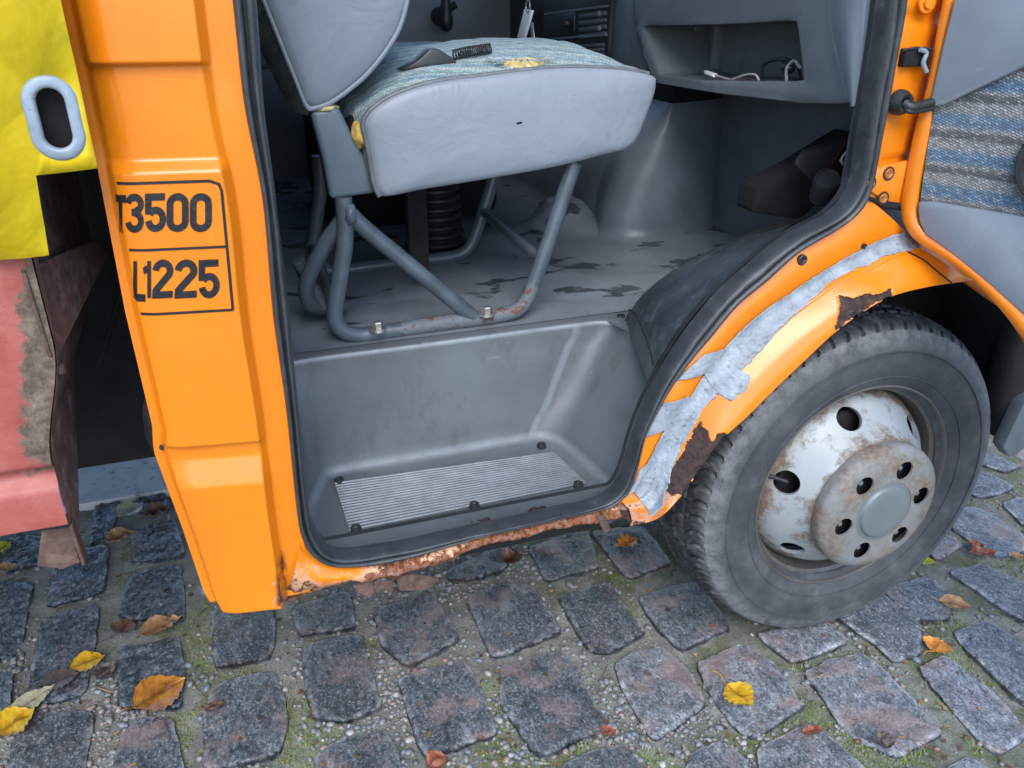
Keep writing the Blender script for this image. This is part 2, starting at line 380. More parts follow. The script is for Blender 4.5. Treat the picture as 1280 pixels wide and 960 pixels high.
    # rim
    def rusty(name, c, cr, lo, hi, sc, rough=.4, metal=0):
        t = NT(name)
        base = t.ramp(t.noise(8, 4), [(.3, tuple(x * .85 for x in c)), (.7, tuple(min(1, x * 1.1) for x in c))])
        m = t.math('ADD', t.math('MULTIPLY', t.noise(sc, 7, .72), .7), t.math('MULTIPLY', t.attr('rust'), .5))
        mk = t.ramp(m, [(lo, 0.), (hi, 1.)])
        ru = t.ramp(t.noise(90, 6, .7), [(.3, tuple(x * .45 for x in cr)), (.55, cr), (.75, tuple(min(1, x * 1.7) for x in cr))])
        col = t.mix(mk, base, ru)
        pit = t.ramp(t.voro(260), [(.10, .6), (.2, 0.)]); col = t.mix(t.math('MULTIPLY', pit, mk), col, tuple(x * .2 for x in cr))
        rg = t.math('MULTIPLY_ADD', mk, .4, rough)
        nm = t.bump(t.math('MULTIPLY', mk, t.noise(150, 6, .7)), .6, .002)
        return t.out(col, rg, metal, nm)
    MAT['rim_silver'] = rusty('rim_silver_paint', (.34, .375, .395), (.20, .155, .115), .385, .465, 15, .38)
    MAT['rim_brown'] = rusty('rim_well_paint', (.14, .13, .125), (.09, .07, .058), .36, .52, 9, .32, .3)
    MAT['hub_rust'] = rusty('hub_ring_rust', (.22, .24, .25), (.20, .155, .115), .27, .42, 12, .45, .1)
    MAT['hub_cap'] = rusty('hub_cap_grey', (.165, .195, .205), (.17, .145, .11), .40, .58, 20, .42, .2)
    # bed paint
    t = NT('faded_red_paint'); ra = t.attr('rust')
    col = t.ramp(t.noise(11, 5, .6), [(.3, (.27, .055, .045)), (.5, (.36, .088, .072)), (.75, (.46, .17, .145))])
    m = t.math('ADD', ra, t.math('MULTIPLY', t.math('SUBTRACT', t.noise(28, 7, .78), .5), 1.9)); mk = t.ramp(m, [(.42, 0.), (.58, 1.)])
    ru = t.ramp(t.noise(45, 7, .78), [(.3, (.035, .027, .022)), (.46, (.11, .078, .055)), (.6, (.20, .15, .11)), (.72, (.33, .27, .20))])
    col = t.mix(mk, col, ru); col = t.mix(t.ramp(t.noise(30, 5, .7), [(.70, 0.), (.74, .8)]), col, (.55, .05, .025))
    MAT['red'] = t.out(col, t.math('MULTIPLY_ADD', mk, .3, .5), 0, t.bump(t.noise(90, 6, .7), .5, .002))
    t = NT('rusty_steel')
    col = t.ramp(t.noise(22, 7, .72), [(.3, (.045, .035, .033)), (.46, (.13, .09, .078)), (.56, (.19, .125, .105)), (.63, (.26, .265, .27)), (.78, (.40, .415, .42))])
    MAT['rusty_steel'] = t.out(col, .65, .1, t.bump(t.noise(70, 6, .7), .6, .003))
    MAT['rust_brown'] = simple('flaking_rust', (.095, .055, .045), .8, var=.45, vscale=50, bumps=[(80, .7, .004)], dirt=((.17, .105, .08), .52, .66, 35))
    # tarpaulin
    t = NT('yellow_tarpaulin')
    col = t.ramp(t.noise(6, 5, .6), [(.3, (.70, .49, .008)), (.7, (.82, .59, .012))])
    col = t.mix(t.ramp(t.noise(13, 7, .72), [(.54, 0.), (.76, .55)]), col, (.36, .30, .05))
    col = t.mix(t.ramp(t.noise(70, 4, .6, t.map((.2, 1, 1), (0, .9, 0)), .8), [(.74, 0.), (.77, .6)]), col, (.1, .09, .04))
    nm = t.bump(t.noise(500, 2), .12, .001); nm = t.bump(t.noise(7, 4), .35, .02, nm)
    MAT['tarp'] = t.out(col, .42, 0, nm)
    MAT['ink'] = simple('decal_ink', (.012, .013, .017), .35, var=.4, vscale=120, bumps=[(300, .4, .001)])
    MAT['white'] = simple('white_plastic', (.86, .87, .86), .4, var=.08)
    MAT['grey_cable'] = simple('grey_cable', (.42, .38, .38), .5)
    MAT['underbody'] = simple('underbody_black', (.010, .010, .011), .85, var=.5, vscale=15, bumps=[(40, .5, .005)])  # near-black underside; also stands in for shade on the added dark panels
    MAT['liner'] = simple('wheel_liner_dirt', (.011, .011, .012), .8, var=.6, vscale=10, bumps=[(40, .6, .006)], dirt=((.05, .045, .04), .62, .8, 18))
    MAT['bumper'] = simple('bumper_plastic', (.035, .037, .04), .5, var=.3, bumps=[(90, .4, .002)], dirt=((.12, .12, .12), .58, .78, 40))
    MAT['grey_plate'] = simple('grey_plate', (.16, .19, .215), .45, var=.15)
    MAT['glass'] = None
    # stones
    def granite(name, c, dark, light, pink, ridges):
        t = NT(name); oi = t.n('ObjectInfo').outputs['Random']
        base = t.ramp(oi, [(0, tuple(x * .72 for x in c)), (.5, c), (1, tuple(x * 1.28 for x in c))])
        sp = t.noise(130, 6, .8, t.map((1, .55, 1), (0, 0, -.5))); base = t.mix(t.ramp(sp, [(.38, .9), (.49, 0.)]), base, dark)
        base = t.mix(t.ramp(sp, [(.53, 0.), (.70, .8)]), base, light)
        big = t.noise(14, 5, .65); base = t.mix(t.ramp(big, [(.38, .55), (.55, 0.)]), base, dark)
        v = t.voro(330, 'Color'); sepv = t.n('SeparateColor'); t.put(sepv.inputs[0], v)
        base = t.mix(t.ramp(sepv.outputs[0], [(.80, 0.), (.92, .5)]), base, light)
        base = t.mix(t.ramp(sepv.outputs[1], [(.80, 0.), (.92, .7)]), base, dark)
        pm = t.ramp(t.noise(9, 5, .65), [(.50, 0.), (.60, .7)]); st2 = t.noise(30, 5, .7, t.map((1, .3, 1), (0, 0, -.7)), .8); base = t.mix(t.ramp(st2, [(.34, .6), (.46, 0.)]), base, dark); base = t.mix(t.ramp(st2, [(.58, 0.), (.72, .45)]), base, light)
        base = t.mix(t.math('MULTIPLY', pm, t.ramp(oi, [(.25, .15), (.6, pink)])), base, (.30, .205, .18))
        ed = t.attr('edge'); em = t.math('MULTIPLY', ed, t.ramp(t.noise(30, 5, .7), [(.44, 0.), (.66, .8)])); base = t.mix(em, base, tuple(min(1, x * 1.3) for x in light))
        rg = t.math('MULTIPLY_ADD', t.noise(50, 4), .35, .10 if ridges else .20)
        nm = t.bump(t.noise(170, 5, .75), .75, .003)
        if ridges:
            nm = t.bump(t.noise(55, 5, .6, t.map((1, .4, 1), (0, 0, .5)), .8), 1.0, .012, nm)
        else: nm = t.bump(t.noise(60, 5, .65, t.map((1, .6, 1), (0, 0, -.6))), .7, .007, nm)
        return t.out(base, rg, 0, nm, spec=.85 if ridges else .6)
    MAT['granite'] = granite('dark_granite', (.100, .110, .125), (.016, .019, .024), (.36, .38, .41), .8, False)
    MAT['granite_pale'] = granite('pale_granite', (.185, .198, .218), (.036, .042, .05), (.48, .50, .53), .9, False)
    MAT['granite_ridged'] = granite('wet_ridged_granite', (.085, .104, .135), (.022, .027, .036), (.26, .295, .34), .2, True)
    t = NT('sandy_joint')
    col = t.ramp(t.noise(16, 6, .7), [(.28, (.15, .155, .13)), (.5, (.26, .265, .225)), (.72, (.39, .395, .345))])
    gr = t.noise(260, 4, .7); col = t.mix(t.ramp(gr, [(.36, .7), (.48, 0.)]), col, (.06, .06, .055)); col = t.mix(t.ramp(gr, [(.58, 0.), (.70, .7)]), col, (.42, .41, .37))
    ms = t.ramp(t.math('ADD', t.math('MULTIPLY', t.noise(9, 5, .65), .7), t.math('MULTIPLY', t.attr('moss'), .3)), [(.49, 0.), (.60, .75)])
    col = t.mix(ms, col, t.ramp(t.noise(120, 4), [(.3, (.045, .062, .018)), (.7, (.13, .165, .045))]))
    MAT['joint'] = t.out(col, .75, 0, t.bump(t.noise(240, 5, .75), .9, .005))
    t = NT('pebble_stone'); pc = t.attr('tint')
    col = t.ramp(pc, [(0, (.15, .148, .14)), (.2, (.24, .24, .23)), (.36, (.13, .145, .165)), (.5, (.30, .29, .27)), (.64, (.17, .21, .26)), (.78, (.25, .22, .195)), (.9, (.32, .23, .2)), (1, (.44, .44, .42))])
    col = t.mix(t.ramp(t.noise(300, 3), [(.55, 0.), (.8, .5)]), col, (.12, .12, .12)); MAT['pebble'] = t.out(col, .45)
    t = NT('moss_green'); col = t.ramp(t.attr('tint'), [(0, (.07, .11, .015)), (.5, (.17, .25, .035)), (.85, (.32, .40, .08)), (1, (.38, .36, .15))]); MAT['moss'] = t.out(col, .8)
    MAT['concrete'] = simple('grey_concrete', (.46, .48, .49), .8, var=.18, vscale=12, bumps=[(120, .4, .002)], dirt=((.14, .145, .15), .55, .72, 30))
build_mats()

# ================================================================== GROUND
random.seed(5)
STONES_PX = [
 [(-15,733),(40,729),(28,790),(15,818),(-15,822)], [(76,688),(134,684),(127,738),(60,755),(66,715)],
 [(54,776),(118,756),(121,765),(117,803),(105,865),(35,875),(47,808)], [(156,735),(168,715),(225,705),(229,760),(226,773),(152,772)],
 [(149,812),(222,797),(229,845),(222,880),(150,880)], [(45,893),(115,892),(103,960),(85,985),(10,985),(15,930)],
 [(150,920),(178,897),(214,900),(228,960),(222,990),(140,990)], [(266,762),(338,755),(343,800),(334,820),(300,827),(270,833)],
 [(268,860),(320,842),(338,840),(355,870),(355,905),(347,940),(258,960),(257,895)], [(365,757),(435,738),(443,783),(395,790),(376,794)],
 [(380,818),(392,806),(437,794),(450,798),(458,825),(473,880),(428,900),(395,895),(385,870)], [(469,764),(540,740),(571,797),(510,830),(478,805)],
 [(585,747),(640,728),(665,733),(700,787),(640,812),(617,818)], [(500,850),(512,843),(577,828),(592,842),(618,912),(535,943),(522,920)],
 [(395,945),(420,927),(480,911),(496,945),(502,990),(392,990)], [(628,835),(698,813),(708,820),(757,905),(680,940),(667,932),(630,880)],
 [(700,746),(760,730),(773,748),(805,790),(762,812),(737,810),(710,765)], [(800,748),(850,730),(875,728),(910,780),(857,808),(842,803),(812,768)],
 [(770,830),(800,815),(825,810),(860,840),(880,880),(820,920),(807,905),(782,865)], [(875,830),(930,808),(965,830),(990,865),(1003,880),(950,915),(930,915),(892,870)],
 [(705,957),(745,937),(780,932),(803,960),(800,990),(700,990)], [(865,940),(905,925),(935,955),(925,990),(850,990)],
 [(1010,842),(1035,828),(1078,822),(1100,835),(1140,875),(1172,912),(1122,940),(1070,920),(1052,900)], [(950,792),(975,785),(1030,777),(1058,802),(992,827),(962,805)],
 [(1047,770),(1100,742),(1150,780),(1148,815),(1120,825),(1085,797)], [(1107,735),(1160,720),(1190,745),(1185,772),(1145,775)],
 [(1152,838),(1185,822),(1245,870),(1285,915),(1250,940),(1225,925)], [(1192,792),(1235,775),(1290,810),(1320,870),(1275,875)],
 [(950,935),(1012,905),(1035,918),(1080,960),(1090,990),(955,990)], [(1185,958),(1212,945),(1240,962),(1230,990),(1190,990)],
 [(1187,715),(1230,703),(1285,730),(1310,770),(1275,775)], [(1184,655),(1196,637),(1223,632),(1280,669),(1278,687),(1255,696),(1237,690)],
 [(1203,612),(1208,584),(1235,591),(1269,609),(1230,621)], [(1215,557),(1278,582),(1257,589),(1213,575)], [(1255,630),(1268,623),(1295,625),(1310,660),(1280,655)],
 [(1157,680),(1175,664),(1205,680),(1172,700)], [(560,712),(620,682),(640,690),(625,715),(585,726),(562,722)], [(662,683),(710,667),(735,665),(748,708),(685,725)],
 [(740,665),(805,657),(838,702),(787,722),(770,705)], [(120,628),(149,626),(144,648),(136,665),(112,680)], [(171,621),(206,617),(212,632),(192,641),(175,640)],
 [(166,663),(182,656),(217,647),(228,682),(228,693),(166,704)], [(-10,680),(52,669),(49,702),(15,712),(-10,712)], [(-15,842),(15,840),(12,880),(-15,890)]]
def round_poly(pts, n):
    pts = [Vector((p.x, p.y, 0)) for p in pts]
    q = []
    m = len(pts)
    for i in range(m):           # cut the corners a little, then smooth
        a, b = pts[i], pts[(i + 1) % m]; q += [a.lerp(b, .09), a.lerp(b, .5), a.lerp(b, .91)]
    return resample(q, n, True)
pav_m = MAT['joint']
# the sheet between the stones: fine near the truck, huge beyond
def joint_h(x, y): return -.0095 + .005 * fbm(x * 9, y * 9, 3.1) + .0025 * fbm(x * 60, y * 60, 1.7)
gv, gf, gm = [], [], []
xs = [-1.3 + .014 * i for i in range(int(4.0 / .014))]; ys = [.35 + .014 * j for j in range(int(1.78 / .014))]
for x in xs:
    for y in ys:
        gv.append((x, y, joint_h(x, y))); gm.append(sm(.1, .9, x) * .45 + .1)
gf = gridf(len(xs), len(ys)); nb = len(gv)
x0, x1, y0, y1 = xs[0], xs[-1], ys[0], ys[-1]; B = 400
gv += [(x0, y0, -.016), (x1, y0, -.016), (x1, y1, -.016), (x0, y1, -.016), (-B, -B, -.016), (B, -B, -.016), (B, B, -.016), (-B, B, -.016)]
gm += [.3] * 8
for a, b, c, d in ((0, 1, 5, 4), (1, 2, 6, 5), (2, 3, 7, 6), (3, 0, 4, 7)): gf.append((nb + a, nb + b, nb + c, nb + d))
pavement = mesh('pavement', gv, gf, pav_m, None, True, attr={'moss': gm}); tag(pavement, 'cobbled pavement of granite setts with sandy mossy joints', kind='structure')
OUT = []
from mathutils.geometry import delaunay_2d_cdt
def cobble(outline, mat, rough_z, seed, tilt=.004, step=.0062):
    n = 60; rng = random.Random(seed)
    c = sum(outline, Vector()) / len(outline); ol = round_poly(outline, n)
    OUT.append([(p.x, p.y) for p in ol])
    tx, ty = rng.uniform(-tilt, tilt) * 8, rng.uniform(-tilt, tilt) * 8
    wob = lambda p: 1 + .045 * fbm(p.x * 26 + seed, p.y * 26, .3, 3) + .016 * fbm(p.x * 110 + seed, p.y * 110, .3, 2)
    rim = [c + (p - c) * wob(p) for p in ol]
    def top_h(q, depth):
        h = .002 - .0042 * math.exp(-depth / .0026) + rough_z * fbm(q.x * 24, q.y * 24, seed * .37, 3) + .0012 * fbm(q.x * 110, q.y * 110, seed, 2)
        if mat is MAT['granite_ridged']:
            d = q.x * .55 - q.y * .83
            h += .011 * abs(fbm(d * 58 + .8 * fbm(q.x * 20, q.y * 20), (q.x * .83 + q.y * .55) * 20, seed, 3)) - .003
        return h + (q.x - c.x) * tx + (q.y - c.y) * ty
    poly = [(p.x, p.y) for p in rim]
    def edge_d(x, y):
        m = 9.
        for i in range(n):
            ax, ay = poly[i]; bx, by = poly[(i + 1) % n]; dx, dy = bx - ax, by - ay; L2 = dx * dx + dy * dy + 1e-12
            t = max(0, min(1, ((x - ax) * dx + (y - ay) * dy) / L2)); m = min(m, (x - ax - dx * t) ** 2 + (y - ay - dy * t) ** 2)
        return math.sqrt(m)
    pts2 = list(poly); dep = [0.] * n
    bx0, bx1 = min(p[0] for p in poly), max(p[0] for p in poly); by0, by1 = min(p[1] for p in poly), max(p[1] for p in poly)
    row = 0; y = by0
    while y < by1:
        x = bx0 + (step / 2 if row % 2 else 0)
        while x < bx1:
            xx, yy = x + rng.uniform(-.3, .3) * step, y + rng.uniform(-.3, .3) * step
            if inpoly(xx, yy, poly):
                d = edge_d(xx, yy)
                if d > step * .4: pts2.append((xx, yy)); dep.append(d)
            x += step
        y += step * .87; row += 1
    vv, _, ff, ov, _, _ = delaunay_2d_cdt([Vector(p) for p in pts2], [(i, (i + 1) % n) for i in range(n)], [], 1, 1e-7)
    dd = [dep[o_[0]] if o_ else .01 for o_ in ov]
    v = [Vector((p.x, p.y, top_h(Vector((p.x, p.y, 0)), d))) for p, d in zip(vv, dd)]; e = [math.exp(-(d / .007) ** 2) for d in dd]
    f = [tuple(q) for q in ff]; b = len(v); order = [next(i for i, o_ in enumerate(ov) if k_ in o_) for k_ in range(n)]
    for k_ in range(n): p = v[order[k_]]; q = c + (Vector((p.x, p.y, 0)) - c) * 1.02; v.append(Vector((q.x, q.y, -.014))); e.append(.35)
    for k_ in range(n): p = v[order[k_]]; q = c + (Vector((p.x, p.y, 0)) - c) * 1.04; v.append(Vector((q.x, q.y, -.05))); e.append(0.)
    for k_ in range(n):
        k2 = (k_ + 1) % n; f.append((order[k2], order[k_], b + k_, b + k2)); f.append((b + k2, b + k_, b + n + k_, b + n + k2))
    o = mesh('cobble', v, f, mat, None, True, attr={'edge': e}); o.parent = pavement; return o
for i, st in enumerate(STONES_PX):
    pts = [P(x, y, Z=0) for x, y in st]; c_ = sum(pts, Vector()) / len(pts); pts = [c_ + (p - c_) * 1.075 for p in pts]; cx = sum(p[0] for p in st) / len(st); cy = sum(p[1] for p in st) / len(st)
    if cx < 232 and cy < 880: m, rz = MAT['granite_ridged'], .005
    elif cx > 930: m, rz = MAT['granite_pale'], .0035
    else: m, rz = (MAT['granite'] if (cx < 740 or i % 3) else MAT['granite_pale']), .0035
    cobble(pts, m, rz, i + 1, step=.0046 if m is MAT['granite_ridged'] else .0062)
# the same paving carried on under the truck and past the frame
cents = [(sum(p[0] for p in q) / len(q), sum(p[1] for p in q) / len(q)) for q in OUT]
k = 100; ang = R(-14)
for r in range(-6, 14):
    for s in range(-14, 24):
        u = s * .158 + (.079 if r % 2 else 0) + random.uniform(-.01, .01); w_ = r * .178 + random.uniform(-.008, .008)
        x = u * math.cos(ang) - w_ * math.sin(ang); y = .4 + u * math.sin(ang) + w_ * math.cos(ang)
        if not (-1.15 < x < 2.6 and .02 < y < 2.0): continue
        hw, hh = random.uniform(.062, .071), random.uniform(.071, .082)
        q = [(x + a * hw * math.cos(ang) - b * hh * math.sin(ang) + random.uniform(-.006, .006), y + a * hw * math.sin(ang) + b * hh * math.cos(ang) + random.uniform(-.006, .006)) for a, b in ((-1, -1), (1, -1), (1, 1), (-1, 1))]
        tst = q + [((q[i][0] + q[(i + 1) % 4][0]) / 2, (q[i][1] + q[(i + 1) % 4][1]) / 2) for i in range(4)] + [(x, y)]
        if any(inpoly(a[0], a[1], o_) for a in tst for o_ in OUT): continue
        if any(inpoly(p[0], p[1], q) for o_ in OUT for p in o_[::4]): continue
        cobble([Vector((a, b, 0)) for a, b in q], MAT['granite_ridged'] if x < .0 else MAT['granite'] if x < 1.0 else MAT['granite_pale'], .0035, k, step=.011); k += 1
# smooth concrete beyond the setts, seen under the truck
road = mesh('concrete_strip', [(-30, 2.09, .012), (30, 2.09, .012), (30, 40, .012), (-30, 40, .012), (-30, 2.09, -.05), (30, 2.09, -.05)], [(0, 1, 2, 3), (4, 5, 1, 0)], MAT['concrete'], None, False)
tag(road, 'smooth light grey concrete strip beyond the setts under the truck', kind='structure')
def free(x, y): return not any(abs(x - c[0]) < .16 and abs(y - c[1]) < .16 and inpoly(x, y, o_) for c, o_ in zip(C2, OUT))
C2 = [(sum(p[0] for p in q) / len(q), sum(p[1] for p in q) / len(q)) for q in OUT]
# pebbles in the joints
ico = bmesh.new(); bmesh.ops.create_icosphere(ico, subdivisions=1, radius=1); IV = [v.co.copy() for v in ico.verts]; IF = [tuple(v.index for v in f.verts) for f in ico.faces]; ico.free()
v, f, tint = [], [], []; cnt = 0; tries = 0
while cnt < 3000 and tries < 60000:
    tries += 1
    px_, py_ = random.uniform(-20, 1300), random.uniform(600, 985); p = P(px_, py_, Z=-.01); x, y = p.x, p.y
    if y > 2.05 or x > 2.4: continue
    d = fbm(x * 3.2, y * 3.2, 8.3, 3)
    dens = .05 + 1.9 * max(0, d - .05) + (.26 if .0 < x < .75 else 0)
    if random.random() > dens or not free(x, y): continue
    r = random.choice([.0018, .0024, .003, .0036, .0045, .0055, .0068]) * random.uniform(.8, 1.25)
    rot = Matrix.Rotation(random.uniform(0, 6.3), 3, 'Z') @ Matrix.Rotation(random.uniform(-.4, .4), 3, 'X')
    sc = Vector((random.uniform(.9, 1.5), random.uniform(.75, 1.0), random.uniform(.5, .8))) * r; b = len(v); tn = random.random()
    for q in IV:
        j = 1 + .22 * noise.noise(q * 1.7 + Vector((cnt, 0, 0))); a = rot @ Vector((q.x * sc.x * j, q.y * sc.y * j, q.z * sc.z * j)); v.append((x + a.x, y + a.y, joint_h(x, y) + r * .35 + a.z)); tint.append(tn)
    f += [tuple(b + i for i in t_) for t_ in IF]; cnt += 1
pb = mesh('gravel', v, f, MAT['pebble'], None, True, attr={'tint': tint}); tag(pb, 'small loose pebbles filling the joints between the granite setts', 'gravel', kind='stuff')
# moss and blades of grass in the joints
v, f, tint = [], [], []; cnt = tries = 0
while cnt < 26000 and tries < 230000:
    tries += 1
    p = P(random.uniform(150, 1300), random.uniform(600, 985), Z=-.01); x, y = p.x, p.y
    if y > 1.9: continue
    d = fbm(x * 4.5 + 3, y * 4.5, 2.2, 4) + .16 * sm(.2, 1.0, x)
    if d < .20 or not free(x, y): continue
    h = random.uniform(.002, .0065); a = random.uniform(0, 6.28); wd = random.uniform(.0006, .0014); b = len(v); z = joint_h(x, y) - .001; tn = random.random()
    lx, ly = math.cos(a) * h * .7, math.sin(a) * h * .7
    v += [(x - math.sin(a) * wd, y + math.cos(a) * wd, z), (x + math.sin(a) * wd, y - math.cos(a) * wd, z), (x + lx, y + ly, z + h)]; tint += [tn * .7] * 2 + [tn]
    f.append((b, b + 1, b + 2)); cnt += 1
tag(mesh('moss', v, f, MAT['moss'], None, False, attr={'tint': tint}), 'short green moss growing in the joints of the setts', 'moss', kind='stuff')
v, f, tint = [], [], []
for px_, py_, n in ((890, 868, 26), (848, 905, 22), (730, 940, 40), (815, 950, 34), (995, 838, 12), (1163, 880, 24), (1220, 940, 26), (1140, 948, 22), (360, 880, 14), (385, 935, 16), (1172, 785, 18), (715, 950, 16), (560, 955, 10), (1205, 780, 14), (930, 775, 18), (545, 920, 9)):
    c = P(px_, py_, Z=-.01)
    for i in range(n):
        x = c.x + random.gauss(0, .012); y = c.y + random.gauss(0, .008)
        L = random.uniform(.01, .03); a = random.uniform(0, 6.28); wd = .0007; b = len(v); tn = random.uniform(.5, 1)
        dx, dy = math.cos(a), math.sin(a)
        for s, zz in ((0, -.012), (.5, -.012 + L * .42), (1, -.012 + L * random.uniform(.25, .6))):
            ww = wd * (1 - s * .9); v += [(x + dx * L * s * .8 - dy * ww, y + dy * L * s * .8 + dx * ww, zz), (x + dx * L * s * .8 + dy * ww, y + dy * L * s * .8 - dx * ww, zz)]; tint += [tn, tn]
        f += [(b, b + 1, b + 3, b + 2), (b + 2, b + 3, b + 5, b + 4)]
tag(mesh('grass', v, f, MAT['moss'], None, False, attr={'tint': tint}), 'thin grass tufts sprouting between the setts', 'grass', kind='stuff')

# crumbs of rotted leaf and bits of twig in the joints
v, f, tint = [], [], []; cnt = tries = 0
while cnt < 420 and tries < 9000:
    tries += 1
    p = P(random.uniform(-10, 1290), random.uniform(600, 975), Z=-.006); x, y = p.x, p.y
    if y > 2.0 or (not free(x, y) and random.random() < .8): continue
    z = joint_h(x, y) + .004 if free(x, y) else .004; a = random.uniform(0, 6.28); L = random.uniform(.002, .007); W = L * random.uniform(.25, .9)
    if random.random() < .15: L, W = random.uniform(.015, .035), .0008
    b = len(v); tn = random.random()
    for s_, t_ in ((-1, -1), (1, -.8), (.8, 1), (-.9, .7)): v.append((x + L * s_ * math.cos(a) - W * t_ * math.sin(a), y + L * s_ * math.sin(a) + W * t_ * math.cos(a), z + random.uniform(0, .003))); tint.append(tn)
    f.append((b, b + 1, b + 2, b + 3)); cnt += 1
t = NT('leaf_crumb'); MAT['crumb'] = t.out(t.ramp(t.attr('tint'), [(0, (.05, .03, .02)), (.5, (.14, .075, .035)), (.8, (.28, .15, .06)), (1, (.36, .26, .15))]), .8)
tag(mesh('leaf_litter', v, f, MAT['crumb'], None, False, attr={'tint': tint}), 'brown leaf crumbs and twigs scattered in the joints of the setts', 'leaf litter', kind='stuff')
# ------------------------------------------------------------------ fallen leaves
def leaf_mat(name, c1, c2, c3, rough=.45):
    t = NT(name); n = t.noise(30, 5, .65)
    col = t.ramp(n, [(.32, c1), (.5, c2), (.7, c3)]); vein = t.attr('vein'); col = t.mix(t.math('MULTIPLY', vein, .55), col, tuple(x * .35 for x in c1))
    return t.out(col, rough, 0, t.bump(t.math('ADD', vein, t.noise(80, 4)), .5, .003), spec=.5)
LM = {'orange': leaf_mat('orange_leaf', (.16, .055, .015), (.36, .14, .025), (.52, .24, .04), .3), 'tan': leaf_mat('tan_leaf', (.20, .105, .045), (.34, .19, .085), (.44, .28, .14)),
      'brown': leaf_mat('brown_leaf', (.06, .032, .024), (.13, .068, .045), (.22, .12, .08)), 'yellow': leaf_mat('yellow_leaf', (.32, .12, .01), (.60, .34, .015), (.68, .46, .03)),
      'pale': leaf_mat('pale_leaf', (.28, .23, .15), (.40, .36, .25), (.46, .48, .28)), 'green': leaf_mat('yellow_green_leaf', (.22, .28, .02), (.42, .48, .03), (.55, .58, .05)),
      'red': leaf_mat('red_brown_leaf', (.15, .045, .028), (.30, .10, .055), (.40, .18, .10)), 'bright': leaf_mat('bright_orange_leaf', (.42, .14, .02), (.62, .24, .03), (.68, .34, .08)), 'grey': leaf_mat('grey_brown_leaf', (.055, .04, .038), (.10, .075, .066), (.17, .13, .11))}
def leaf(px_, py_, L, W, rot, col, curl, label, stem=0.0, crump=.3, lobed=False, seed=0, zoff=.004):
    c = P(px_, py_, Z=.004); rng = random.Random(seed); nu, nv = 21, 11; rows = []; vein = []
    ph = rng.uniform(0, 9)
    for i in range(nu):
        u = i / (nu - 1); wv = W * .66 * (math.sin(math.pi * min(1, u * 1.02 + .01)) ** .75) * (1.15 - .45 * u)
        if lobed: wv *= .62 + .42 * abs(math.sin(u * math.pi * 3.6 + .3))
        else: wv *= 1 + .07 * math.sin(u * 40)
        r = []
        for j in range(nv):
            q = (j / (nv - 1)) * 2 - 1; x = (u - .5) * L + abs(q) * W * .08; y = q * wv
            z = .32 * curl * (q * q * wv * 1.5 + ((u - .5) ** 2) * L * 1.0) + crump * .006 * fbm(x * 55 + ph, y * 55, ph) + .003 * (1 - abs(math.sin(u * 22 + abs(q) * 3))) * abs(q)
            r.append(Vector((x, y, z))); vv = 1 - sm(0, .16, abs(q)); side = 1 - sm(0, .25, abs(math.sin(u * 15 - abs(q) * 2.6))); vein.append(max(vv, side * .55))
        rows.append(r)
    vts = [p for r in rows for p in r]; fc = gridf(nu, nv); b = len(vts); n2 = b
    if stem:
        pts = [Vector((-L / 2 - stem * t_, .25 * stem * math.sin(t_ * 2.2), .003 + .004 * math.sin(t_ * 3))) for t_ in (0, .25, .5, .75, 1)]
        for p in pts:
            for a in range(5): vts.append(p + Vector((0, math.cos(a * 1.2566) * .0009, math.sin(a * 1.2566) * .0009))); vein.append(.0)
        fc += [tuple(n2 + z for z in t_) for t_ in gridf(5, 5, False, True)]
    mz = min(p.z for p in vts)
    vts = [p - Vector((0, 0, mz)) for p in vts]
    vts = [p * 1.02 for p in vts]
    o = mesh('fallen_leaf', vts, fc, LM[col], None, True, attr={'vein': vein}); o.location = (c.x, c.y, zoff); o.rotation_euler = (rng.uniform(-.08, .08), rng.uniform(-.08, .08), R(rot))
    return tag(o, label, 'leaf', 'fallen autumn leaves on the setts')
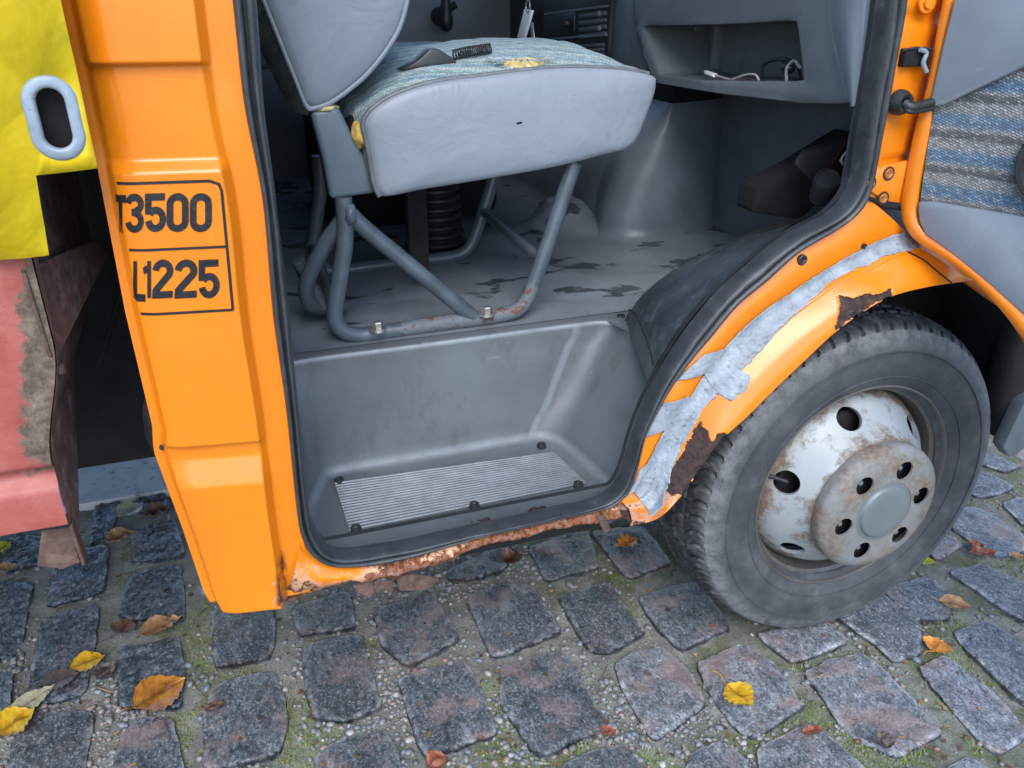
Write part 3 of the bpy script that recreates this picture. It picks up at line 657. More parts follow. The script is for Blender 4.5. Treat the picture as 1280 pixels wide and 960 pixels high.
LEAVES = [
 (197,870,.098,.078,25,'orange',.30,'large wet orange brown leaf on a sett below the corner panel',.02,.5),
 (200,787,.082,.050,20,'tan',.8,'curled tan leaf on the sett below the corner panel edge',0,1.0),
 (154,787,.046,.044,60,'brown',.5,'brown leaf with a long stalk left of the curled tan leaf',.06,.5),
 (108,829,.062,.044,15,'yellow',.3,'brown leaf with bright yellow middle at a sett edge',0,.6),
 (72,852,.066,.052,15,'grey',.3,'dull grey brown leaf beside the yellow centred leaf',0,.5),
 (38,879,.088,.036,35,'pale',.4,'pale green and brown leaf lying over the yellow leaf',.02,.5),
 (16,907,.072,.062,30,'yellow',.5,'yellow orange leaf at the lower left picture edge',0,.6),
 (162,640,.068,.056,35,'pale',.5,'pale leaf with upright stalk near the concrete strip',.02,.6),
 (150,674,.070,.046,25,'tan',.9,'tan crumpled leaf right of the rusty bed frame end',0,1.2),
 (196,643,.066,.042,15,'brown',.9,'dark brown crumpled leaf behind the corner panel flange',0,1.3),
 (784,679,.056,.042,10,'bright',.6,'lobed orange oak leaf on the dark sett behind the tyre',.01,.7),
 (638,702,.062,.042,20,'brown',1.0,'brown crumpled leaf under the rusty sill',0,1.6),
 (922,869,.060,.056,-70,'yellow',.3,'round yellow leaf with a brown patch in front of the tyre',.035,.4),
 (1170,810,.046,.046,20,'bright',.6,'bright orange curled leaf on the pale setts right of the tyre',.02,.6),
 (1192,757,.066,.036,-30,'tan',.6,'long tan brown leaf with a wavy edge right of the tyre',.02,.8),
 (1227,694,.058,.032,-20,'red',.6,'red brown broken leaf in the joint near the right edge',0,1.2),
 (1219,683,.026,.026,40,'red',.9,'small folded red brown leaf above the broken red brown one',0,1.0),
 (1155,702,.044,.030,-35,'green',.4,'yellow green leaf touching the side of the tyre',.015,.4),
 (760,917,.030,.024,10,'red',.6,'small red brown leaf at the corner of a bluish sett',.012,.8),
 (1015,915,.040,.018,-15,'red',.4,'narrow pinkish brown leaf on a sett at the bottom',0,.5),
 (1103,930,.032,.030,60,'grey',.6,'small dark brown crumpled leaf at the front edge of a pale sett',0,1.2),
 (545,953,.038,.034,20,'red',.7,'red brown leaf at the bottom picture edge near the middle',0,1.0),
 (268,884,.036,.018,10,'brown',.5,'small dark brown curled leaf right of the large wet leaf',.01,.9),
 (4,716,.060,.044,10,'tan',.6,'tan leaf at the left picture edge under the red bed side',0,1.0),
 (3,687,.040,.034,50,'green',.6,'greenish leaf at the left picture edge above the tan leaf',0,.8),
 (130,842,.046,.036,-60,'grey',.6,'decayed grey brown leaf scrap in the joint right of the yellow centred leaf',0,1.6),
 (1270,697,.040,.022,-15,'tan',.4,'pinkish tan leaf at the right picture edge',0,.6),
 (520,733,.090,.036,8,'brown',.5,'dark reddish brown leaf half under the rusty sill flakes',0,.6)]
for i, (a, b, L, W, rt, c, cu, lb, stm, cr) in enumerate(LEAVES): leaf(a, b, L, W, rt, c, cu, lb, stm, cr, 'oak' in lb, i + 3)

# ================================================================== TRUCK
truck = empty('truck', (.3, 1.6, 0)); tag(truck, 'orange truck cab with open door, rusty sill and taped wheel arch', 'truck')
SY = 1.04                                     # plane of the door frame
def PP(lst, **k): return [P(x, y, **k) for x, y in lst]

# ------------------------------------------------------------------ door seal
S_OUT = [(290,0),(305,131),(327,245),(341,394),(357,509),(371,640),(376,668),(387,689),(412,703),(454,704),(517,691),(600,667),(683,648),(733,637),(765,628),(783,610),(793,582),(802,545),(821,507),(843,472),(882,422),(913,386),(957,348),(1000,312),(1044,285),(1068,265),(1081,245),(1091,207),(1103,143),(1117,67),(1128,0)]
S_IN = [(321,0),(330,131),(345,245),(362,394),(373,509),(387,640),(394,660),(404,677),(425,686),(475,681),(530,670),(600,655),(683,637),(725,628),(752,618),(770,601),(780,577),(788,548),(804,505),(834,448),(865,402),(904,358),(944,323),(987,292),(1030,269),(1050,250),(1063,225),(1071,180),(1078,133),(1090,60),(1098,0)]
so_ = PP(S_OUT, Y=SY); si_ = PP(S_IN, Y=SY + .012)
so_ = [Vector((so_[0].x + .01, SY, 1.9))] + so_ + [Vector((so_[-1].x - .06, SY, 1.9))]
si_ = [Vector((si_[0].x + .01, SY + .012, 1.87))] + si_ + [Vector((si_[-1].x - .06, SY + .012, 1.87))]
NS = 520
SO, SI = catmull(so_, NS), catmull(si_, NS)
prof = [(0, 0), (.04, .010), (.14, .016), (.28, .017), (.38, .012), (.43, .006), (.48, .006), (.52, .014), (.60, .0215), (.70, .023), (.80, .021), (.90, .014), (.97, .004), (1, -.004)]
rows = []
for i, (a, b) in enumerate(zip(SO, SI)):
    wb = .0022 * fbm(i * .035, 3, 0, 3)
    rows.append([a.lerp(b, u) + Vector((0, -h * (1 + .1 * fbm(i * .09, u * 3)) + wb, wb if i > 170 else 0)) for u, h in prof])
nvp = len(prof); U = [(i / (NS - 1) * 4.2, p[0]) for i in range(NS) for p in prof]
mesh('door_seal', [p for r in rows for p in r], gridf(NS, nvp), MAT['seal'], truck, True, uv=U)
# dark jamb that runs from the seal into the cab
surf('door_jamb', [[b + Vector((0, .006, 0)), b + Vector((0, .016, 0))] for b in SI if b.z > .47], MAT['dark_plastic'], truck)

# ------------------------------------------------------------------ rear corner panel (B-pillar)
zc = lambda x, y: P(x, y, Y=1.03).z
Z_A, Z_B, Z_B2 = zc(185, 80), zc(200, 201), zc(205, 216)
Z_C, Z_D, Z_D2 = zc(270, 556), zc(272, 574), zc(275, 606)
LFT = PP([(75,0),(96,98),(121,210),(156,392),(190,535)], Y=1.055) + PP([(191,560),(193,572),(228,665),(255,745),(262,757),(275,766)], Y=1.052)
ZB = zc(320, 758)
def xl(z):                                    # rear edge of the panel at height z
    for a, b in zip(LFT, LFT[1:]):
        if b.z <= z <= a.z: return a.x + (b.x - a.x) * (a.z - z) / max(a.z - b.z, 1e-6)
    return LFT[0].x if z > LFT[0].z else LFT[-1].x
SOL = sorted([(p.z, p.x) for p in SO[:int(NS * .45)] if p.z > .455])
def xr(z):
    z = max(z, .525)
    for (za, xa), (zb, xb) in zip(SOL, SOL[1:]):
        if za <= z <= zb: return xa + (xb - xa) * (z - za) / max(zb - za, 1e-6)
    return SOL[-1][1]
def lin(a, b, x):
    t = min(max((x - a) / (b - a), 0), 1); return t * .8 + .2 * t * t * (3 - 2 * t)
def panel_y(x, z):
    L, Rr = xl(z), xr(z); fl = L + .0095; cr = Rr - .040
    base = 1.062
    ri = sm(fl - .001, fl + .008, x)                               # flange -> raised panel
    side = max(0, (cr - x))
    raised = 1.016 + .19 * side ** 1.0 * .9 + 2.6 * max(0, fl + .03 - x) ** 1.6
    r = 0.0
    r += -.0125 * (lin(Z_A - .0015, Z_A + .0015, z) - 0) + .0125     # recessed below Z_A ...
    r -= .0125 * (1 - lin(Z_B2, Z_B, z))                            # ... proud again below the ledge
    r += .010 * (1 - lin(Z_C - .0015, Z_C + .0015, z))
    r -= .013 * (1 - lin(Z_D2, Z_D, z))
    y = base + (raised + r - base) * ri
    fr = lin(cr, cr + .011, x)
    return y + (SY - .002 - y) * fr
pz = [1.9 - (1.9 - 1.25) * i / 10 for i in range(10)] + [1.25 - (1.25 - ZB) * i / 420 for i in range(421)]
nx = 96; rows, rust, grime, dark = [], [], [], []
for z in pz:
    L, Rr = xl(z), xr(z) + .004; rr = []
    for j in range(nx):
        x = L + (Rr - L) * j / (nx - 1); p = Vector((x, panel_y(x, z), z)); rr.append(p); a, b = proj(p)
        rust.append(.20 * sm(690, 755, b) * sm(310, 350, a) + .06 * sm(700, 760, b)); grime.append(sm(.012, .002, abs(a - 352) * .0011 + max(0, 712 - b) * .00025)); dark.append(0)
    rows.append(rr)
low = [Vector((p.x, p.y + .004, p.z - .004)) for p in rows[-1]]; ins = [Vector((p.x, p.y + .06, p.z - .002)) for p in rows[-1]]
rows += [low, ins]; rust += [.3] * (2 * nx); grime += [.2] * (2 * nx); dark += [0] * (2 * nx)
corner = surf('corner_panel', rows, MAT['orange'], truck, attr={'rust': rust, 'grime': grime, 'dark': dark})
# flange returns inwards so the sheet has depth
surf('panel_flange', [[r[0], r[0] + Vector((.004, .03, 0)), r[0] + Vector((.05, .08, 0))] for r in rows[:-2]], MAT['orange'], corner)
# small hole with a plug on the flange
q = P(203, 563, Y=1.052); lathe('rivet', [(.0001, .003), (.003, .003), (.0042, .001), (.0045, -.002)], (q.x, panel_y(q.x, q.z), q.z), MAT['dark_plastic'], corner, 12)
# ---- black lettering and frame of the decal
def ribbon(pts, w, closed=False):
    """flat stroke of width w along 2D points; returns list of quads as 2D points"""
    pts = [Vector((p[0], p[1], 0)) for p in pts]; n = len(pts); L, Rr = [], []
    for i in range(n):
        a = pts[(i - 1) % n] if closed or i > 0 else None; b = pts[(i + 1) % n] if closed or i < n - 1 else None
        d1 = (pts[i] - a).normalized() if a is not None else (b - pts[i]).normalized(); d2 = (b - pts[i]).normalized() if b is not None else d1
        n1 = Vector((-d1.y, d1.x, 0)); n2 = Vector((-d2.y, d2.x, 0)); m = (n1 + n2); m = m.normalized() if m.length > 1e-6 else n1
        k = w / 2 / max(.45, m.dot(n1)); L.append(pts[i] + m * k); Rr.append(pts[i] - m * k)
    q = []
    for i in range(n if closed else n - 1): j = (i + 1) % n; q.append((L[i], L[j], Rr[j], Rr[i]))
    return q
def arc(cx, cy, rx, ry, a0, a1, n=8): return [(cx + rx * math.cos(R(a0 + (a1 - a0) * i / n)), cy + ry * math.sin(R(a0 + (a1 - a0) * i / n))) for i in range(n + 1)]
T_ = .195; h_ = T_ / 2      # unit glyph cell: width .62, height 1
W6 = .60
GL = {'T': [[(0, 1 - h_ * .8), (W6, 1 - h_ * .8)], [(W6 / 2, 1 - T_ * .8), (W6 / 2, 0)]], 'L': [[(h_ * .85, 1), (h_ * .85, 0)], [(T_ * .8, h_ * .7), (W6, h_ * .7)]],
      '1': [[(.36, 0), (.36, 1)], [(.26, .80), (.05, .73)]],
      '0': [[('c',)] + arc(W6 / 2, .74, W6 / 2 - h_ * .8, .26 - h_ * .7, 0, 180, 10) + arc(W6 / 2, .26, W6 / 2 - h_ * .8, .26 - h_ * .7, 180, 360, 10)],
      '3': [arc(W6 / 2, .745, W6 / 2 - h_ * .8, .255 - h_ * .7, 172, -80, 14), [(W6 * .34, .53), (W6 * .66, .53)], arc(W6 / 2, .285, W6 / 2 - h_ * .8, .285 - h_ * .7, 80, -172, 14)],
      '5': [[(W6 - .02, 1 - h_ * .75), (h_ * .8, 1 - h_ * .75), (h_ * .8, .46)] , arc(W6 / 2, .32, W6 / 2 - h_ * .8, .32 - h_ * .7, 145, -172, 16)],
      '2': [arc(W6 / 2, .72, W6 / 2 - h_ * .8, .28 - h_ * .7, 175, -28, 10) + [(h_ * .9, .20), (h_ * .8, h_ * .75), (W6, h_ * .75)]]}
def decal(name, quads, parent):
    v, f = [], []
    for q in quads:
        n = 9
        for a in range(n):
            for b in range(7):
                s, t = a / (n - 1), b / 6; p = (q[0].lerp(q[1], s)).lerp(q[3].lerp(q[2], s), t)
                v.append(Vector((p.x, panel_y(p.x, p.y) - .0010 - .0002 * noise.noise(Vector((p.x * 200, p.y * 200, 0))), p.y)))
        o = len(v) - n * 7
        f += [tuple(o + i for i in t_) for t_ in gridf(n, 7)]
    return mesh(name, v, f, MAT['ink'], parent, True)
def uv_of(x, y):
    p = P(x, y, Y=1.03)
    for _ in range(4): p = P(x, y, Y=panel_y(p.x, p.z))
    return p.x, p.z
def word(text, xs_, ytop, ybot, yslope=0):
    q = []
    for ch, (xa, xb) in zip(text, xs_):
        a, z0 = uv_of(xa, ybot); b, _ = uv_of(xb, ybot); c, z1 = uv_of(xa, ytop); d, _ = uv_of(xb, ytop)
        for st in GL[ch]:
            cl = st[0] == ('c',); pts = st[1:] if cl else st
            for quad in ribbon(pts, T_, cl):
                o = []
                for g in quad:
                    u, v_ = g.x / W6, g.y; x = (a + (b - a) * u) * (1 - v_) + (c + (d - c) * u) * v_; o.append(Vector((x, z0 + (z1 - z0) * v_, 0)))
                q.append(o)
    return q
def zpx(lst): return [tuple(P(x, y, Y=1.02)[i] for i in (0, 2)) for x, y in lst]
chars = [('T3500', [(144,157),(157,179),(182,207),(209,235),(238,264)], 243, 289), ('L1225', [(167,181),(178,192),(191,216),(219,246),(249,274)], 326, 372)]
def P2(x, y): u = uv_of(x, y); return (u[0], u[1])
xa, zt = uv_of(262, 226); xb, zb_ = uv_of(291, 387); xq, zm = uv_of(283, 308); xk, zk = uv_of(277, 238); xlft = xl(zt) + .018
frame_pts = [(xl(zt) + .019, zt)] + [(xl(zt) + .019 + (xa - xl(zt) - .019) * i / 12, zt) for i in range(1, 12)] + [(xa, zt), (xk - .002, zt - .004), (xk, zk)] + [(xk + (xb - xk) * i / 12, zk + (zb_ - zk) * i / 12) for i in range(1, 13)]
fq = ribbon(frame_pts, .0032) + ribbon([(xb - (xb - xl(zb_) - .019) * i / 14, zb_) for i in range(15)], .0032) + ribbon([(xq - (xq - xl(zm) - .019) * i / 14, zm) for i in range(15)], .0030)
for wd_, xs_, ya_, yb_ in chars:
    for ch_, xx_ in zip(wd_, xs_): tag(decal('decal_letter', word(ch_, [xx_], ya_, yb_), corner), 'black printed %s' % ch_)
tag(decal('decal_border', fq, corner), 'thin black border of the load sticker')

# ------------------------------------------------------------------ rusty sill below the door
i0 = next(i for i, p in enumerate(SO) if p.z < .50); i1 = next(i for i, p in enumerate(SO) if i > i0 + 40 and p.x > P(772, 625, Y=SY).x)
top = resample(SO[i0:i1 + 1], 200)
LOW = [(350,761),(372,757),(392,748),(420,738),(437,733),(450,736),(470,731),(496,731),(510,722),(530,716),(567,706),(590,692),(617,681),(650,680),(683,667),(715,663),(733,659),(750,661),(767,655),(792,654)]
bot = resample(PP(LOW, Y=SY), 200)
rows, rust, grime, dark = [], [], [], []
for i, (a, b) in enumerate(zip(top, bot)):
    b = b + Vector((0, 0, .0045 * fbm(i * .16, 1.3) + .0035 * fbm(i * .6, 4.4))); r = []
    for j in range(26):
        u = j / 25; p = a.lerp(b, u); p.y = SY + .002 - .016 * math.sin(math.pi * min(1, u * 1.25)) + .012 * sm(.75, 1, u) + .0025 * fbm(p.x * 45, p.z * 45, 2) * sm(.1, .4, u)
        r.append(p); ed = sm(.05, .9, u); px_ = proj(p)[0]
        rust.append(.33 + .22 * ed + .12 * sm(420, 470, px_) + .26 * sm(560, 650, px_) * (1 - .5 * sm(720, 780, px_)) + .14 * sm(420, 470, px_) * sm(560, 480, px_)); dark.append(.75 * sm(560, 660, px_) * sm(.35, .8, u) * sm(770, 730, px_)); grime.append(.9 * sm(376, 352, px_) * sm(.2, .6, u))
    e = r[-1]; r.append(e + Vector((0, .012, .001))); r.append(e + Vector((0, .045, .012))); rust += [.8, .9]; dark += [.9, 1]; grime += [0, 0]
    rows.append(r)
sill = surf('sill', rows, MAT['orange'], truck, attr={'rust': rust, 'grime': grime, 'dark': dark})
def flake(pts, y, mat, parent, name='rust_flake'):
    pts = [P(a, b, Y=y + .008 * fbm(a * .05, b * .05)) for a, b in pts]; return prism(name, pts, (0, .003, .001), mat, parent, .0006, 1)
flake([(441,733),(466,727),(468,740),(462,748),(446,741)], SY - .004, MAT['rust_brown'], sill)
flake([(468,728),(493,726),(491,741),(478,737),(470,742)], SY - .006, MAT['rust_brown'], sill)
flake([(494,722),(520,718),(545,723),(548,731),(530,738),(500,739)], SY + .01, MAT['rust_brown'], sill)
flake([(747,647),(756,644),(764,662),(756,667),(750,656)], SY - .012, MAT['rust_brown'], sill)
if 0: flake([(640,679),(668,672),(714,661),(716,666),(680,676),(648,686)], SY - .006, simple('bare_metal', (.42, .40, .37), .6, .2, var=.3, vscale=60, bumps=[(90, .5, .002)]), sill, 'metal_edge')

# ------------------------------------------------------------------ front fender over the wheel
zz = lambda l: [(760 + a / 2.2865, 240 + b / 2.2865) for a, b in l]
FB = zz([(20,868),(78,842),(120,760),(165,680),(215,600),(270,520),(340,430),(430,345),(520,285),(600,232),(690,180),(770,140),(850,112)])
FC = zz([(60,905),(128,890),(165,800),(215,720),(262,640),(315,560),(395,470),(490,380),(590,305),(665,255),(740,222),(810,185),(890,158)])
FD = zz([(60,952),(140,930),(205,868),(262,790),(330,700),(395,640),(480,556),(570,470),(650,396),(735,335),(810,296),(920,268),(1030,252)])
NF = 330
ra_ = resample(SO[i1 - 6:next(i for i, p in enumerate(SO) if i > i1 and p.z > P(1083, 243, Y=SY).z)], NF)
rb = catmull(PP(FB, Y=1.034), NF); rc = catmull(PP(FC, Y=1.018), NF); rd = catmull(PP(FD, Y=.985), NF)
RP1 = zz([(245,690),(268,655),(285,700),(300,708),(318,690),(350,690),(300,760),(255,815),(225,870),(180,860),(150,850),(195,770)])
RP2 = zz([(648,392),(664,350),(658,296),(690,292),(716,300),(752,296),(790,284),(812,280),(812,300),(740,338)])
RP3 = zz([(0,900),(60,890),(140,860),(220,830),(190,900),(100,955),(0,965)])
def fender_pt(i, t):
    A, Bq, Cq, D = ra_[i], rb[i], rc[i], rd[i]
    if t < .38: u = t / .38; p = A.lerp(Bq, u); p.y -= .004 * math.sin(math.pi * u)
    elif t < .62: u = (t - .38) / .24; p = Bq.lerp(Cq, u); p.y += .007 * math.sin(math.pi * u) - .004 * sm(.6, 1, u)
    else: u = (t - .62) / .38; p = Cq.lerp(D, u); p.y -= .010 * math.sin(math.pi * u * .9)
    return p
rows, rust, grime, dark = [], [], [], []; MT = 72
for i in range(NF):
    r = []
    for j in range(MT):
        t = j / (MT - 1); p = fender_pt(i, t); a, b = proj(p); jx = 5 * fbm(a * .05, b * .05, 3.3, 4); jy = 5 * fbm(a * .05, b * .05, 7.7, 4)
        k1 = inpoly(a + jx, b + jy, RP1) or inpoly(a + jx, b + jy, RP2); k3 = inpoly(a + jx, b + jy, RP3)
        rv = 1.5 if k1 else .5 if k3 else .06 + .10 * sm(.9, 1, t) + .10 * sm(.08, 0, t)
        if k1: p = p + Vector((0, .003 + .002 * fbm(a * .1, b * .1), 0))
        r.append(p); rust.append(rv); dark.append(1. if k1 else .25 if k3 else 0); grime.append(.25 * sm(620, 650, b))
    e = r[-1]; c = Vector((1.073, e.y, .35)); inn = (c - e).normalized()
    r += [e + inn * .004 + Vector((0, .008, 0)), e + inn * .006 + Vector((0, .05, 0))]; rust += [.5, .9]; dark += [.8, 1]; grime += [0, 0]
    rows.append(r)
fender = surf('front_fender', rows, MAT['orange'], truck, attr={'rust': rust, 'grime': grime, 'dark': dark})
# adjoining piece of fender that runs on under the open door
fv = [PP(zz([(890,150),(960,175),(1060,225),(1180,300)]), Y=1.03), PP(zz([(905,215),(970,225),(1060,248),(1180,330)]), Y=1.005), PP(zz([(925,266),(975,258),(1030,252),(1180,345)]), Y=.992)]
fv = [catmull(q, 20) for q in fv]; rows = [[fv[0][i], fv[0][i].lerp(fv[1][i], .5), fv[1][i], fv[1][i].lerp(fv[2][i], .5), fv[2][i], fv[2][i] + Vector((0, .05, -.004))] for i in range(20)]
surf('fender_extension', rows, MAT['orange'], fender)
tube('panel_gap', catmull([fender_pt(NF - 14, .6) + Vector((0, -.001, 0)), fender_pt(NF - 12, .7) + Vector((0, -.002, 0)), fender_pt(NF - 16, .85) + Vector((0, -.002, 0)), fender_pt(NF - 18, .99) + Vector((0, -.001, 0))], 14), .0011, MAT['void'], fender, 6)
# silver tape, torn strips
def near_it(x, y):
    best = None
    for i in range(0, NF, 3):
        for j in range(0, 41, 2):
            a, b = proj(fender_pt(i, j / 40)); d = (a - x) ** 2 + (b - y) ** 2
            if best is None or d < best[0]: best = (d, i, j / 40)
    return best[1], best[2]
def tape(sa, sb, ta, tb, seed, jag=.03, n=90, lift=.0022, wr=.003):
    rows = []
    for k in range(n):
        s = k / (n - 1); i = sa + (sb - sa) * s; i = min(max(i, 0), NF - 1.001); i_ = int(i); fr = i - i_
        lo = ta(s) + jag * fbm(s * n * .11, seed, 0, 4); hi = tb(s) + jag * (1.3 * fbm(s * n * .10, seed + 9, 0, 3) + .5 * fbm(s * n * .5, seed + 4, 0, 2)); r = []
        for j in range(15):
            t = lo + (hi - lo) * j / 14; t = min(max(t, 0), 1)
            p = fender_pt(i_, t).lerp(fender_pt(min(i_ + 1, NF - 1), t), fr); p.y -= lift + .0008 + wr * (.5 + fbm(s * n * .10, t * 9, seed, 3)) * .6
            r.append(p)
        rows.append(r)
    o = surf('tape_strip', rows, MAT['tape'], fender); md = o.modifiers.new('th', 'SOLIDIFY'); md.thickness = .0006; return o
IT = lambda x, y: near_it(x, y)[0]
ia, ib, ic, id_, ie = IT(826, 600), IT(862, 516), IT(905, 445), IT(960, 405), IT(1135, 300)
tape(IT(878, 486), ie, lambda s: .40 - .03 * s, lambda s: .635 + .035 * math.sin(s * 7) - .05 * s, 1, .014, 170, .0016, .0012)
tape(IT(838, 545), IT(884, 478), lambda s: .40 + .05 * (1 - s), lambda s: .60, 2, .015, 40, .0016, .0012)
o1, o2 = IT(896, 470), IT(905, 438)
tape(IT(892, 482), IT(908, 446), lambda s: .02 + .10 * s, lambda s: .78 - .10 * abs(s - .5), 3, .022, 44, .0026, .0016)
tape(IT(828, 538), IT(846, 500), lambda s: .0, lambda s: .55, 4, .015, 40, .002, .001)
tape(IT(802, 628), IT(846, 535), lambda s: .30 + .02 * s, lambda s: .78 - .20 * s, 5, .025, 70, .0018, .0016)
tape(IT(800, 622), IT(822, 590), lambda s: .02 + .1 * s, lambda s: .52, 6, .03, 36, .003, .002)
# screws on fender
def screw(c, r, parent, mat=None, name='screw', nrm=(0, -1, 0)):
    nrm = Vector(nrm).normalized(); ax = nrm.to_track_quat('Z', 'Y').to_matrix(); v = []
    prof = [(.0001, .0004), (r * .16, .0004), (r * .5, .002), (r * .85, .0025), (r, .0015), (r * 1.05, -.003)]; seg = 16
    for k in range(seg):
        a = 2 * math.pi * k / seg
        for rr, h in prof:
            if rr > r * .12 and rr < r * .6 and k % 4 == 0: h -= .0018
            v.append(Vector(c) + ax @ Vector((rr * math.cos(a), rr * math.sin(a), h)))
    return mesh(name, v, gridf(seg, len(prof), True), mat or MAT['dark_plastic'], parent, True, sharp=40)
i, t = near_it(1002, 323); screw(fender_pt(i, t) + Vector((0, -.001, 0)), .0085, fender, name='screw')
i, t = near_it(1079, 308); screw(fender_pt(i, t) + Vector((0, -.003, 0)), .004, fender, name='rivet')

# ------------------------------------------------------------------ hinge pillar in front of the door opening
HP_R = [(1200,-30),(1185,40),(1165,120),(1150,190),(1135,250),(1140,300)]
ph = catmull([Vector((1.075, 1.07, 1.9))] + PP(HP_R, Y=1.075), 160)
k0 = next(i for i, p in enumerate(SO) if i > 300 and p.z > P(1078, 258, Y=SY).z)
pl = resample(list(reversed(SO[k0:])), 160)
rows, rust = [], []
for a, b in zip(pl, ph):
    r = []
    for j in range(26):
        u = j / 25; p = a.lerp(Vector((b.x, b.y, a.z)), u); y = proj(p)[1]
        rib = .006 * math.exp(-((y - 22) / 8) ** 2) + .007 * math.exp(-((y - 205 + 14 * u) / 6) ** 2) * sm(.05, .2, u)
        p.y += rib - .012 * math.sin(math.pi * u); r.append(p); rust.append(.13 + .16 * math.exp(-((y - 105) / 22) ** 2) + .12 * math.exp(-((y - 55) / 30) ** 2))
    rows.append(r)
pil = surf('hinge_pillar', rows, MAT['orange'], truck, attr={'rust': rust})
MAT['screw'] = simple('dusty_screw', (.36, .13, .03), .5, var=.3, vscale=90)
# hinge plate with countersunk screws
hp = PP([(1087,213),(1100,208),(1140,200),(1160,206),(1140,256),(1110,252),(1094,243),(1084,236)], Y=1.034)
prism('hinge_plate', hp, (0, .008, 0), MAT['orange'], pil, .002)
for x, y in ((1111,217),(1104,248),(1088,229)):
    c = P(x, y, Y=1.0335); lathe('screw_rim', [(.0085, .0006), (.0105, .0010), (.0112, -.001)], c, MAT['dark_plastic'], pil, 24); screw(c, .0075, pil, MAT['screw'])
tube('plate_gap', catmull(PP([(1082,247),(1092,250),(1104,257),(1125,260),(1136,262)], Y=1.036), 16), .0035, MAT['void'], pil, 8)
# door check slot
box('latch_slot', P(1128, 84, Y=1.0295) - Vector((0, .001, 0)), P(1164, 60, Y=1.0295) + Vector((0, .012, 0)), MAT['void'], pil, .002)
tube('latch_hook', catmull(PP([(1150,62),(1158,66),(1154,78),(1158,90)], Y=1.022), 14), .0035, MAT['galv'], pil, 8)
tube('slot_rim', catmull(PP([(1127,63),(1146,60),(1166,62)], Y=1.028), 8), .002, MAT['dark_plastic'], pil, 6)
# rubber grommet and cable loom to the door
g = P(1125, 128, Y=1.026)
lathe('grommet', [(.0001, .004), (.006, .004), (.008, .012), (.013, .014), (.0165, .008), (.0185, .002), (.0185, -.004)], g, MAT['rubber'], pil, 28)
tube('cable_loom', catmull([g + Vector((0, -.008, 0))] + PP([(1138,134),(1150,132),(1166,128)], Y=1.01), 24), .0075, MAT['rubber'], pil, 10)
tube('cable_loom', catmull([g + Vector((0, -.008, -.004))] + PP([(1136,139),(1150,138),(1166,135)], Y=1.008), 24), .004, MAT['rubber'], pil, 8)
c = P(1160, 3, Y=1.03); lathe('pillar_bolt', [(.0001, .004), (.008, .004), (.009, .0), (.014, .0), (.015, -.002)], c, MAT['orange'], pil, 20)

# ------------------------------------------------------------------ open door
door = empty('door', (1.02, 1.02, .9), truck)
DD = Vector((.415, -.91, 0)).normalized(); DN = Vector((-DD.y, DD.x, 0)); DN = DN if DN.y > 0 else -DN      # DN points away from the camera
H0 = Vector((1.02, 1.02, 0))
if DN.dot(H0) < 0: DN = -DN
def PD(x, y, off=0.0):
    d = ray(x, y); t = (H0 + DN * off - _o).dot(DN) / d.dot(DN); return _o + d * t
def ds(p): return ((p - H0).dot(DD), p.z)
def dp(s, z, off=0.0): q = H0 + DD * s + DN * off; return Vector((q.x, q.y, z))
E_OUT = [ds(PD(x, y)) for x, y in [(1177,0),(1157,110),(1142,160),(1128,233),(1124,258),(1127,277),(1139,298),(1172,320),(1210,347),(1242,380),(1272,417),(1300,455)]]
E_IN = [ds(PD(x, y)) for x, y in [(1193,0),(1166,128),(1162,165),(1147,240),(1145,257),(1147,277),(1156,290),(1193,314),(1237,350),(1264,374),(1284,394),(1312,428)]]
s_end = .78; zlow = .50
E_OUT = [(E_OUT[0][0] + .02, 1.85)] + E_OUT + [(.34, .56), (.42, zlow - .02), (.55, zlow - .045), (s_end - .03, zlow - .045), (s_end, zlow)] + [(s_end, 1.85)]
E_IN = [(E_IN[0][0] + .02, 1.82)] + E_IN + [(.365, .585), (.435, zlow + .012), (.55, zlow - .018), (s_end - .05, zlow - .018), (s_end - .03, zlow + .01)] + [(s_end - .03, 1.82)]
nE = 240
eo = catmull([Vector((a, b, 0)) for a, b in E_OUT], nE); ei = catmull([Vector((a, b, 0)) for a, b in E_IN], nE)
prof = [(-.0, .075), (0, .012), (.02, .004), (.10, 0), (.5, -.0015), (.9, 0), (1.0, .005), (1.02, .012)]
rows = [[dp(a.lerp(b, u).x, a.lerp(b, u).y, off) for u, off in prof] for a, b in zip(eo, ei)]
n_ = len(rows) * len(prof)
surf('door_frame', rows, MAT['orange'], door)
# outer skin
ring = [dp(p.x, p.y, .075) for p in eo if p.y < 1.26]
ngon_fill('door_skin', ring, MAT['orange'], door)
# fabric insert
def dpoly(lst): return [ds(PD(x, y)) for x, y in lst]
fa_t = dpoly([(1169,122),(1180,123),(1230,100),(1290,72)]); fa_b = dpoly([(1148,257),(1165,258),(1215,266),(1290,278)])
fa_t = catmull([Vector((a, b, 0)) for a, b in fa_t] + [Vector((s_end - .06, fa_t[-1][1] + .06, 0))], 60); fa_b = catmull([Vector((a, b, 0)) for a, b in fa_b] + [Vector((s_end - .06, fa_b[-1][1] - .002, 0))], 60)
v, uvs = [], []
for a, b in zip(fa_t, fa_b):
    for j in range(20):
        q = a.lerp(b, j / 19); v.append(dp(q.x, q.y, .005 - .004 * math.sin(math.pi * j / 19))); uvs.append((q.x, q.y))
mesh('fabric_panel', v, gridf(60, 20), MAT['door_fabric'], door, True, uv=uvs)
